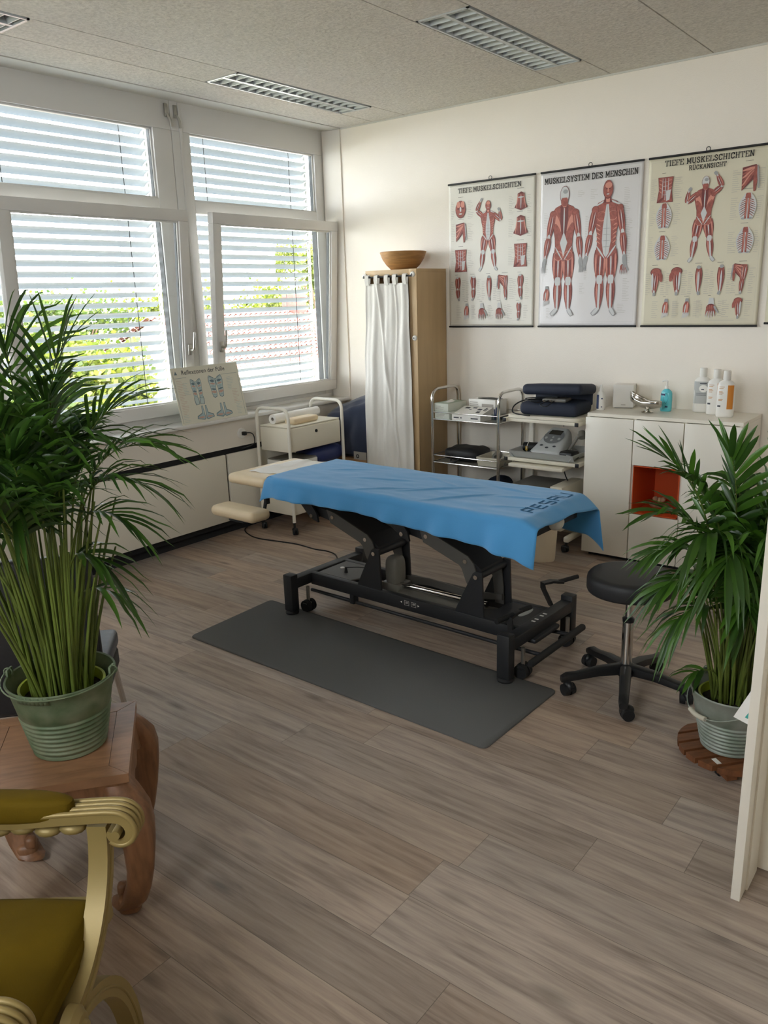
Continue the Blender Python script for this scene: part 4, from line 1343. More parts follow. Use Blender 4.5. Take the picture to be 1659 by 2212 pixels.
m = MB(); m.blob((0, 0, 0.018), 0.04, 0.05, 0.018, 0.6, 0.7, nu=20, nv=8); o = m.build('black_pouch', PLAST); o.location = (1.61, -0.18, zs + 0.0005)
tag(o, 'small flat black pouch at the right end of the chrome trolley top', 'pouch')
zs = 0.5065
m = MB()
def bag(u, v):
    a = u * 2 * math.pi
    k = 1 - v
    rx, ry = 0.155 * (0.3 + 0.7 * min(1, k * 2)) , 0.13 * (0.3 + 0.7 * min(1, k * 2))
    return (rx * math.cos(a), ry * math.sin(a), 0.085 * v + 0.012 * noise.noise(Vector((math.cos(a) * 2, math.sin(a) * 2, v * 2))))
m.blob((0, 0, 0.05), 0.155, 0.125, 0.05, 0.6, 0.5, nu=30, nv=12)
for v in m.bm.verts: v.co.z = max(0.0, v.co.z + 0.014 * noise.noise(v.co * 14))
m.tube([(-0.06, -0.125, 0.05), (-0.05, -0.15, 0.01), (-0.02, -0.155, 0.0), (0.0, -0.14, 0.02), (0.03, -0.125, 0.04)], 0.007, n=6)
o = m.build('black_bag', VINYLB, angle=70); o.location = (1.31, -0.225, zs + 0.004)
tag(o, 'soft black bag lying on the middle tier of the chrome trolley', 'bag')
t = thing('storage_tray', 'cream plastic tray holding a grey roll on the middle chrome tier', 'tray', (1.565, -0.25, zs + 0.0005), R(4))
m = MB()
A_, B_ = (0.078, 0.10), (0.09, 0.115)
m.box(-A_[0], A_[0], -A_[1], A_[1], 0, 0.003)
for sx in (-1, 1):
    m.prism([(sx * A_[0], 0), (sx * B_[0], 0.065), (sx * (B_[0] + 0.008), 0.065), (sx * (B_[0] + 0.008), 0.06), (sx * (A_[0] + 0.003), 0)], lambda u, v, s_: (u, -0.115 + 0.23 * s_, v))
    m.prism([(sx * A_[1], 0), (sx * B_[1], 0.065), (sx * (B_[1] + 0.008), 0.065), (sx * (B_[1] + 0.008), 0.06), (sx * (A_[1] + 0.003), 0)], lambda u, v, s_: (-0.09 + 0.18 * s_, u, v))
m.build('tray_body', CREAM, t, smooth=False)
t = thing('tape_roll', 'grey roll lying in the cream tray on the chrome trolley', 'roll', (1.575, -0.245, zs + 0.060), R(20))
m = MB(); m.lathe([(0.014, -0.05), (0.03, -0.05), (0.03, 0.05), (0.014, 0.05), (0.014, -0.05)], (0, 0, 0.0), 24, T=Matrix.Rotation(R(90), 4, 'X')); m.build('roll_body', GREYP, t)
m = MB(); m.box(-0.07, 0.07, -0.06, 0.08, -0.056, -0.033, 0.008); m.build('cloth_pad', PRLG, t)
m = MB(); m.blob((0, 0, 0.085), 0.14, 0.10, 0.085, 0.7, 0.6, nu=26, nv=10); o = m.build('dark_bag', VINYLB); o.location = (1.36, -0.22, 0.192)
tag(o, 'dark bag on the lowest tier of the chrome trolley, behind the towel', 'bag')
m = MB(); m.blob((0, 0, 0.11), 0.085, 0.12, 0.11, 0.7, 0.7, nu=26, nv=10); o = m.build('navy_bag', NAVYC); o.location = (1.575, -0.21, 0.192)
tag(o, 'navy bag on the lowest tier of the chrome trolley, right end', 'bag')

# ------------------------------------------------------------------ therapy cart
ca = thing('therapy_cart', 'cream computer cart with therapy device between chrome trolley and sideboard', 'cart', (2.025, -0.26, 0))
m = MB()
def rplate(x0, x1, y0, y1, z0, z1, r):
    P = [Vector((x0, y0, 0)), Vector((x1, y0, 0)), Vector((x1, y1, 0)), Vector((x0, y1, 0))]
    out = []
    for i in range(4):
        a, b_, c_ = P[i - 1], P[i], P[(i + 1) % 4]
        out += bez(b_ + (a - b_).normalized() * r, b_, b_ + (c_ - b_).normalized() * r, 6)
    return [(p.x, p.y) for p in out], z0, z1
pl, z0, z1 = rplate(-0.262, 0.262, -0.195, 0.20, 0.888, 0.908, 0.05)
m.prism(pl, lambda u, v, s_: (u, v, z0 if s_ == 0 else z1))
m.build('top_shelf', CREAM, ca)
for z, nm in ((0.868, 'upper_frame'), (0.598, 'lower_frame')):
    m = MB()
    for x in (-0.262, 0.262): m.box(x - 0.013, x + 0.013, -0.215 if z > 0.7 else -0.19, 0.21, z - 0.006, z + 0.019, 0.002)
    m.box(-0.25, 0.25, -0.19, -0.165, z - 0.006, z + 0.017, 0.002)
    if z < 0.7: m.box(-0.25, 0.25, -0.165, 0.20, z + 0.0, z + 0.016)
    fr = m.build(nm, CREAM, ca)
    m = MB()
    for x in (-0.262, 0.262):
        y = -0.215 if z > 0.7 else -0.19
        m.box(x - 0.0135, x + 0.0135, y - 0.006, y, z - 0.0065, z + 0.0195, 0.003)
    m.build('end_cap', PLAST, fr)
m = MB(); m.box(-0.225, 0.175, -0.225, 0.12, 0.556, 0.580, 0.004); m.build('keyboard_tray', CREAM, ca)
for x in (-0.245, 0.185):
    m = MB(); m.box(x - 0.018, x + 0.018, 0.135, 0.165, 0.09, 1.0 if x > 0 else 0.90, 0.004); m.build('upright', CREAMT, ca)
for x in (-0.225, 0.205):
    m = MB(); m.box(x - 0.02, x + 0.02, -0.205, 0.20, 0.075, 0.115, 0.012, seg=3); ft = m.build('foot_bar', CREAMT, ca)
    for y in (-0.19, 0.185):
        mf, mw = MB(), MB(); caster(mf, mw, x, y, 0.026, 2.5, 0.08)
        c_ = mf.build('caster', PLAST, ft); mw.build('caster_wheel', RUBB, c_)
m = MB(); m.box(-0.22, 0.24, -0.10, 0.19, 0.135, 0.15, 0.002); m.build('bottom_shelf', CREAM, ca)
m = MB(); m.box(-0.15, 0.15, -0.19, 0.16, 0, 0.28, 0.004); o = m.build('grey_case', mat('slate_plastic', '#6f6d68', 0.6)); o.location = (1.955, -0.30, 0.1505)
tag(o, 'dark grey boxy device on the bottom of the cart, behind the towel', 'device')
m = MB(); m.box(-0.044, 0.044, -0.20, 0.13, 0, 0.30, 0.004); o = m.build('computer_tower', CREAM); o.location = (2.155, -0.275, 0.1505)
tag(o, 'cream upright computer case on the bottom of the cart', 'computer')
# navy case
nc = thing('instrument_case', 'navy padded case standing half open on top of the cart', 'case', (2.045, -0.285, 0.9085), R(3))
m = MB(); m.box(-0.205, 0.205, -0.14, 0.14, 0, 0.088, 0.035, seg=4); m.build('case_bottom', NAVYC, nc)
m = MB(Matrix.Translation((0.018, 0.14, 0.095)) @ Matrix.Rotation(R(-5), 4, 'X') @ Matrix.Rotation(R(-1.5), 4, 'Y')); m.box(-0.205, 0.215, -0.285, 0.0, 0.022, 0.092, 0.03, seg=4); m.build('case_lid', NAVYC, nc)
m = MB(); m.box(-0.205, 0.205, 0.125, 0.145, 0.05, 0.14, 0.008); m.build('case_hinge', NAVYC, nc)
t = thing('stimulator_unit', 'grey handheld instrument with cables inside the open navy case', 'instrument', (2.06, -0.325, 0.997), R(8))
m = MB(); m.box(-0.07, 0.09, -0.06, 0.07, 0, 0.022, 0.006); m.build('unit_body', GREYP, t)
m = MB()
for x in (-0.055, -0.03, -0.005): m.cyl((x, -0.058, 0.010), (x, -0.075, 0.008), 0.007, n=10)
m.build('connector', CHROME, t)
m = MB()
m.tube(catmull([(-0.055, -0.07, 0.008), (-0.10, -0.10, -0.0), (-0.15, -0.10, 0.015), (-0.18, -0.05, 0.02), (-0.05, 0.0, 0.026), (0.02, -0.02, 0.03)]), 0.0035, n=6)
m.tube(catmull([(-0.02, -0.07, 0.012), (-0.06, -0.12, -0.01), (-0.02, -0.13, -0.02), (0.02, -0.08, 0.012)]), 0.003, n=6)
m.tube(catmull([(-0.09, 0.02, 0.008), (-0.2, -0.02, 0.004), (-0.265, -0.05, -0.03), (-0.27, -0.07, -0.075), (-0.19, -0.10, -0.086), (-0.13, -0.13, -0.084)]), 0.0045, n=7)
m.build('cable', PLAST, t)
# device tray with ultrasound unit
t = thing('clear_tray', 'translucent shallow plastic tray on the cart under the therapy device', 'tray', (2.02, -0.265, 0.6180))
m = MB()
m.box(-0.20, 0.20, -0.16, 0.16, 0, 0.003)
for sx in (-1, 1):
    m.prism([(sx * 0.20, 0), (sx * 0.228, 0.045), (sx * 0.24, 0.045), (sx * 0.205, 0)], lambda u, v, s_: (u, -0.18 + 0.36 * s_, v))
    m.prism([(sx * 0.16, 0), (sx * 0.18, 0.045), (sx * 0.19, 0.045), (sx * 0.165, 0)], lambda u, v, s_: (-0.235 + 0.47 * s_, u, v))
m.build('tray_body', mat('frosted_plastic', '#c9cccb', 0.3, trans=0.3), t, smooth=False)
de = thing('therapy_device', 'grey ultrasound therapy console with dark display on the cart', 'device', (2.035, -0.275, 0.6215), R(-6))
def shell(u, v):
    return None
m = MB()
# wedge: front low, back high, plan narrowing to the back
secs = [(-0.125, 0.105, 0.030), (-0.11, 0.118, 0.052), (-0.04, 0.108, 0.098), (0.05, 0.094, 0.165), (0.075, 0.088, 0.178), (0.095, 0.082, 0.165), (0.105, 0.078, 0.02)]
rings = []
for y, hx, zt in secs:
    ring = []
    for k in range(17):
        a = math.pi * k / 16
        x = hx * math.copysign(abs(math.cos(a)) ** 0.35, math.cos(a))
        z = max(0.0, zt * abs(math.sin(a)) ** 0.35)
        ring.append(m.v((x, y, z)))
    rings.append(ring)
for A_, B_ in zip(rings, rings[1:]):
    for k in range(16): m.f([A_[k], A_[k + 1], B_[k + 1], B_[k]])
    m.f([A_[0], B_[0], B_[16], A_[16]])
m.f(rings[0]); m.f(rings[-1][::-1])
m.build('console_body', mat('console_grey', '#b9bcbc', 0.4), de, angle=50)
sl_ = (0.165 - 0.052) / (0.05 + 0.11)
def onface(x, y, o_=0.002): return (x, y, 0.052 + (y + 0.11) * ((0.098 - 0.052) / 0.07 if y < -0.04 else 0) + (0 if y < -0.04 else (0.098 - 0.052) + (y + 0.04) * (0.165 - 0.098) / 0.09) + o_)
m = MB()
P = [(0.075 * math.cos(a) , -0.002 + 0.055 * math.sin(a)) for a in [2 * math.pi * k / 40 for k in range(40)]]
P = [(x * (1.0 if y < 0.01 else 0.98), y if y < 0.03 else 0.03 + (y - 0.03) * 0.7) for x, y in P]
m.f([m.v(onface(x, y, 0.004)) for x, y in P]); m.build('control_panel', mat('panel_grey', '#77797a', 0.45), de, smooth=False)
m = MB(); m.f([m.v(onface(x, y, 0.006)) for x, y in ((-0.05, 0.008), (0.045, 0.008), (0.05, 0.042), (-0.042, 0.042))]); m.build('display', mat('lcd', '#3a3833', 0.15), de, smooth=False)
for x, y, r_ in ((-0.05, -0.02, 0.011), (0.0, -0.012, 0.008), (0.05, -0.02, 0.011), (0.0, -0.034, 0.010)):
    m = MB(); m.f([m.v(onface(x + r_ * math.cos(a), y + r_ * 0.8 * math.sin(a), 0.0068)) for a in [2 * math.pi * k / 16 for k in range(16)]])
    m.build('panel_button', LABG, de, smooth=False)
for x, y in ((-0.05, -0.078), (0.0, -0.092), (0.05, -0.078)):
    m = MB(); m.f([m.v(onface(x + 0.013 * math.cos(a), y + 0.007 * math.sin(a), 0.004)) for a in [2 * math.pi * k / 16 for k in range(16)]])
    m.build('front_key', LABD, de, smooth=False)
m = MB(); m.prism([(-0.115, 0.006), (0.115, 0.006), (0.122, 0.035), (0.06, 0.022), (-0.06, 0.022), (-0.122, 0.035)], lambda u, v, s_: (u, -0.132 + 0.02 * s_, v)); m.build('front_bumper', mat('bumper_slate', '#56616c', 0.5), de, smooth=False)
t = thing('ultrasound_applicator', 'grey ultrasound hand applicator leaning at the right of the console', 'applicator', (2.17, -0.26, 0.66))
m = MB(); m.tube(catmull([(-0.03, -0.02, 0.0), (0.0, 0.0, 0.05), (0.03, 0.02, 0.11), (0.045, 0.02, 0.125)]), 0.011, n=10); m.build('handle', GREYP, t)
m = MB(); m.cyl((0.045, 0.025, 0.13), (0.062, 0.0, 0.095), 0.022, 0.026, n=22); m.build('head', GREYP, t)
m = MB(); m.box(-0.052, 0.052, -0.05, 0.05, 0, 0.055, 0.016, seg=3); m.box(-0.045, 0.0, -0.052, -0.05, 0.01, 0.02)
t = thing('black_battery_case', 'small black case with white sticker right of the console in the tray', 'case', (2.185, -0.355, 0.6220), R(-8))
m.build('case_body', PLAST, t)
m = MB(); m.f([m.v(p) for p in ((0.012, -0.0525, 0.022), (0.045, -0.0525, 0.022), (0.045, -0.0525, 0.036), (0.012, -0.0525, 0.036))]); m.build('sticker', WPL, t, smooth=False)
t = thing('electrode_roll', 'black rolled pad with yellow tape left of the console in the tray', 'roll', (1.865, -0.25, 0.6220 + 0.035), R(10))
m = MB(); m.cyl((-0.065, 0, 0.0), (0.075, 0, 0.0), 0.034, n=22); m.build('rolled_pad', PLAST, t)
m = MB(); m.tube([(-0.035 + 0.004 * math.sin(a), 0.0355 * math.cos(a), 0.0355 * math.sin(a)) for a in [2 * math.pi * k / 24 for k in range(24)]], 0.003, n=5, closed=True); m.tube(catmull([(0.06, -0.035, -0.02), (0.02, -0.075, -0.03), (0.06, -0.10, -0.033), (0.14, -0.10, -0.033)]), 0.003, n=5); m.build('white_wire', WPL, t)
m = MB(); m.box(-0.045, -0.03, -0.037, -0.03, -0.02, 0.012, 0.002); m.build('yellow_tape', mat('yellow_tape', '#c9a23c', 0.5), t)
m = MB()
m.tube(catmull([(2.12, -0.30, 0.55), (2.13, -0.29, 0.50), (2.14, -0.27, 0.455)]), 0.004, n=6)
m.tube(catmull([(2.20, -0.22, 0.60), (2.25, -0.2, 0.53), (2.30, -0.16, 0.47), (2.31, -0.1, 0.3)]), 0.003, n=6)
m.tube(catmull([(2.0, -0.06, 0.885), (2.005, -0.055, 0.83), (2.01, -0.08, 0.79)]), 0.003, n=6)
tag(m.build('cart_cable', PLAST), 'thin black cables hanging behind and under the cart shelves', 'cable')

# ------------------------------------------------------------------ sideboard
sb = thing('sideboard', 'white lacquered sideboard with open orange compartment', 'sideboard', (2.80, -0.22, 0))
X = 0.472
m = MB()
m.box(-X, X, -0.19, 0.21, 0.927, 0.949, 0.002)
m.box(-X, -X + 0.02, -0.19, 0.21, 0.03, 0.927); m.box(X - 0.02, X, -0.19, 0.21, 0.03, 0.927)
m.box(-X + 0.02, X - 0.02, -0.19, 0.21, 0.03, 0.05); m.box(-X + 0.02, X - 0.02, 0.195, 0.21, 0.05, 0.927)
for x in (-0.158, 0.147): m.box(x - 0.009, x + 0.009, -0.19, 0.195, 0.05, 0.927)
m.build('carcass', WHITEL, sb, smooth=False)
m = MB(); m.box(-X + 0.03, X - 0.03, -0.16, 0.19, 0.0, 0.03); m.build('plinth', BLACK, sb, smooth=False)
def door(x0, x1, z0, z1, nm='door'):
    m = MB(); m.box(x0, x1, -0.212, -0.1915, z0, z1, 0.0015); return m.build(nm, WHITEL, sb)
door(-X, -0.1625, 0.032, 0.925)
door(0.1515, X, 0.032, 0.925)
door(-0.1565, 0.1455, 0.645, 0.925)
door(-0.1565, 0.1455, 0.032, 0.330, 'drawer_front')
m = MB()
m.box(-0.149, -0.144, -0.205, 0.19, 0.334, 0.641); m.box(0.133, 0.138, -0.205, 0.19, 0.334, 0.641)
m.box(-0.149, 0.138, -0.205, 0.19, 0.334, 0.340); m.box(-0.149, 0.138, -0.205, 0.19, 0.635, 0.641); m.box(-0.149, 0.138, 0.185, 0.19, 0.334, 0.641)
o = m.build('open_compartment', ORANGE, sb, smooth=False); o['label'] = 'orange lined open compartment'
m = MB()
rnd = random.Random(4)
m.lathe([(0, 0), (0.07, 0), (0.085, 0.012), (0.075, 0.016), (0, 0.012)], (0, 0, 0), 24)
for k in range(9):
    a = rnd.uniform(0, 6.28); r_ = rnd.uniform(0.0, 0.05)
    m.blob((r_ * math.cos(a), r_ * math.sin(a), 0.03 + rnd.uniform(0, 0.03)), 0.025, 0.02, 0.018, nu=10, nv=6, rot=Matrix.Rotation(a, 3, 'Z'))
o = m.build('shell_dish', OBJB); o.location = (2.745, -0.19, 0.3405); o.scale = (0.75, 0.75, 0.9)
tag(o, 'beige dish of shells standing in the orange compartment', 'dish')
zt = 0.9495
t = thing('diffuser_cube', 'white frosted cube standing at the left back of the sideboard', 'diffuser', (2.435, -0.075, zt), R(14))
m = MB(); m.box(-0.065, 0.065, -0.06, 0.06, 0.004, 0.15, 0.004, seg=3); m.build('cube_body', mat('frosted_white', '#e9e6e0', 0.6), t)
m = MB(); m.box(-0.055, 0.055, -0.05, 0.05, 0, 0.004); m.build('cube_base', GREYP, t, smooth=False)
m = MB(); m.f([m.v(p) for p in ((-0.012, -0.0605, 0.02), (0.016, -0.0605, 0.02), (0.016, -0.0605, 0.024), (-0.012, -0.0605, 0.024))]); m.build('cube_print', PRLG, t, smooth=False)
# sauce boat
t = thing('sauce_boat', 'polished steel sauce boat on the sideboard in front of the blue bottle', 'sauce boat', (2.655, -0.25, zt), R(-18))
m = MB(); m.lathe([(0, 0.003), (0.034, 0.0), (0.036, 0.004), (0.018, 0.012), (0.013, 0.022), (0.016, 0.03), (0, 0.03)], (0, 0, 0), 28); m.build('foot', STEEL, t)
m = MB()
def boat(u, v):
    # u along from spout (-) to tail (+), v across
    s_ = -1 + 2 * u
    x = 0.10 * s_
    w_ = 0.042 * max(0.02, (1 - abs(s_) ** 2.6)) ** 0.6 + 0.006 * (s_ < -0.5)
    a = (v - 0.5) * math.pi
    rim = 0.072 + (0.052 * max(0, -s_) ** 2.2) + 0.006 * max(0, s_)
    bot = 0.026 + 0.05 * max(0, -s_ - 0.2) ** 1.6 + 0.028 * max(0, s_ - 0.4)
    y = w_ * math.sin(a)
    z = rim - (rim - bot) * math.cos(a) ** 0.8 if math.cos(a) > 1e-6 else rim
    return (x - 0.03 * max(0, -s_) ** 2, y, z)
m.grid(boat, 30, 20); m.build('bowl', STEEL, t, solid=0.002, angle=80)
def bottle_mesh(w_, d_, h, sh, neck, m):
    """oval shouldered bottle: lofted superellipse rings"""
    prof = [(0.0, 0.85), (0.004, 0.97), (0.015, 1.0), (h * 0.55, 1.0), (sh - 0.02, 0.97), (sh - 0.006, 0.86), (sh + 0.004, 0.62)]
    rings = []
    for z, k in prof:
        ring = []
        for i in range(28):
            a = 2 * math.pi * i / 28
            ring.append(m.v((w_ * k * math.copysign(abs(math.cos(a)) ** .75, math.cos(a)), d_ * k * math.copysign(abs(math.sin(a)) ** .75, math.sin(a)), z)))
        rings.append(ring)
    for z, r_ in ((sh + 0.010, neck), (h - 0.001, neck)):
        rings.append([m.v((r_ * math.cos(2 * math.pi * i / 28), r_ * math.sin(2 * math.pi * i / 28), z)) for i in range(28)])
    for A_, B_ in zip(rings, rings[1:]):
        for i in range(28): m.f([A_[i], A_[(i + 1) % 28], B_[(i + 1) % 28], B_[i]])
    m.f(rings[0][::-1]); m.f(rings[-1])
def front_label(m, x0, x1, z0, z1, w_, d_, off=0.0008):
    n = 8
    P = []
    for k in range(n + 1):
        x = x0 + (x1 - x0) * k / n
        c_ = min(1, abs(x / w_)) ** (1 / .75)
        y = -d_ * max(0, 1 - c_ * c_) ** (.5 * .75) - off
        P.append((x, y))
    for a, b_ in zip(P, P[1:]):
        m.f([m.v((a[0], a[1], z0)), m.v((b_[0], b_[1], z0)), m.v((b_[0], b_[1], z1)), m.v((a[0], a[1], z1))])
# soap pump bottle
t = thing('soap_bottle', 'turquoise pump soap bottle on the sideboard behind the sauce boat', 'bottle', (2.735, -0.145, zt), R(-6))
m = MB(); bottle_mesh(0.036, 0.022, 0.142, 0.130, 0.012, m); m.build('bottle_body', SOAP, t, angle=50)
m = MB(); m.lathe([(0.0, 0.142), (0.014, 0.142), (0.014, 0.158), (0.006, 0.162), (0.0045, 0.185), (0, 0.185)], (0, 0, 0), 18); m.tube([(0.004, 0, 0.185), (-0.006, 0, 0.192), (-0.024, -0.004, 0.190), (-0.03, -0.005, 0.184)], 0.005, n=8); m.build('pump_head', WPL, t)
m = MB(); front_label(m, -0.028, 0.0, 0.100, 0.112, 0.036, 0.022); front_label(m, 0.004, 0.02, 0.026, 0.034, 0.036, 0.022)
for k in range(20):
    a0, a1 = 2 * math.pi * k / 20, 2 * math.pi * (k + 1) / 20
    q = []
    for a, r_ in ((a0, 1), (a1, 1), (a1, 0.93), (a0, 0.93)):
        x = 0.006 + 0.016 * r_ * math.sin(a) * (1 if math.cos(a) > -0.4 else 0.7); z = 0.082 + 0.032 * r_ * math.cos(a)
        q.append(m.v((x, -0.0232, z)))
    m.f(q)
m.build('bottle_print', LABN, t, smooth=False)
# three lotion bottles
def lotion(label, x, y, rz, kind):
    t = thing('lotion_bottle', label, 'bottle', (x, y, zt), R(rz), 'tall white lotion bottles on the sideboard')
    m = MB(); bottle_mesh(0.050, 0.030, 0.222, 0.208, 0.019, m); m.build('bottle_body', WPL, t, angle=50)
    m = MB(); m.lathe([(0.0205, 0.220), (0.0215, 0.222), (0.021, 0.270), (0.018, 0.273), (0, 0.273)], (0, 0, 0), 24); m.build('cap', WPL, t)
    m = MB()
    if kind == 'o':
        front_label(m, 0.012, 0.044, 0.050, 0.190, 0.050, 0.030); m.build('orange_label', LABO, t, smooth=False)
        m = MB()
        for k, (z, w_) in enumerate(((0.178, .030), (0.170, .024), (0.150, .02), (0.143, .026), (0.136, .02), (0.105, .024), (0.098, .02))): front_label(m, -0.036, -0.036 + w_, z, z + 0.0035, 0.050, 0.030)
        m.build('bottle_print', mat('print_tan', '#c89a6a', 0.6), t, smooth=False)
        m = MB(); front_label(m, -0.040, -0.022, 0.062, 0.072, 0.050, 0.030); m.build('barcode', LABD, t, smooth=False)
    else:
        front_label(m, -0.046, 0.047, 0.055, 0.190, 0.050, 0.030); m.build('grey_label', LABG, t, smooth=False)
        m = MB()
        front_label(m, -0.01, 0.03, 0.176, 0.182, 0.050, 0.030, .0014)
        for z in (0.118, 0.112, 0.105): front_label(m, -0.03, 0.03, z, z + 0.002, 0.050, 0.030, .0014)
        front_label(m, 0.0, 0.035, 0.140, 0.145, 0.050, 0.030, .0022)
        m.build('bottle_print', LABD, t, smooth=False)
        m = MB()
        m.f([m.v((0.012 + 0.026 * math.cos(a), -0.0316, 0.148 + 0.022 * math.sin(a))) for a in [2 * math.pi * k / 24 for k in range(24)]]); m.build('white_roundel', WPL, t, smooth=False)
lotion('white bottle with large grey label on the sideboard, left and rearmost of the three', 2.935, -0.09, 4, 'g')
lotion('white bottle with orange label on the sideboard, middle of the three', 3.035, -0.155, 4, 'o')
lotion('white bottle with orange label on the sideboard, nearest the front and rightmost', 3.115, -0.235, 8, 'o')
t = thing('gel_bottle', 'white flip cap gel bottle with navy label between navy case and sideboard', 'bottle', (2.3555, -0.27, zt), R(10))
m = MB(); bottle_mesh(0.0275, 0.022, 0.125, 0.115, 0.012, m); m.build('bottle_body', WPL, t, angle=50)
m = MB(); m.lathe([(0.015, 0.123), (0.015, 0.138), (0.008, 0.148), (0.004, 0.165), (0, 0.166)], (0, 0, 0), 18); m.tube([(0.0, 0, 0.16), (-0.012, -0.004, 0.158), (-0.02, -0.006, 0.146)], 0.003, n=6); m.build('cap', WPL, t)
m = MB(); front_label(m, -0.024, -0.008, 0.010, 0.10, 0.0275, 0.022); front_label(m, 0.006, 0.016, 0.072, 0.080, 0.0275, 0.022); front_label(m, 0.006, 0.014, 0.02, 0.026, 0.0275, 0.022); m.build('bottle_print', LABN, t, smooth=False)

# waste bin
m = MB()
rings = []
for z, k in ((0.0, 0.80), (0.008, 0.84), (0.02, 0.85), (0.30, 1.0), (0.305, 1.01), (0.305, 0.97), (0.02, 0.82), (0.012, 0.0)):
    if k == 0.0:
        c_ = m.v((0, 0, z)); 
        for i in range(36): m.f([rings[-1][i], rings[-1][(i + 1) % 36], c_])
        break
    rings.append([m.v((0.098 * k * math.copysign(abs(math.cos(2 * math.pi * i / 36)) ** .7, math.cos(2 * math.pi * i / 36)), 0.085 * k * math.copysign(abs(math.sin(2 * math.pi * i / 36)) ** .7, math.sin(2 * math.pi * i / 36)), z)) for i in range(36)])
for A_, B_ in zip(rings, rings[1:]):
    for i in range(36): m.f([A_[i], A_[(i + 1) % 36], B_[(i + 1) % 36], B_[i]])
m.f(rings[0][::-1])
o = m.build('waste_bin', WBIN, angle=50); o.location = (2.155, -0.655, 0); o.rotation_euler = (0, 0, R(38))
tag(o, 'ivory plastic waste bin on the floor behind the foot end of the towel', 'bin')
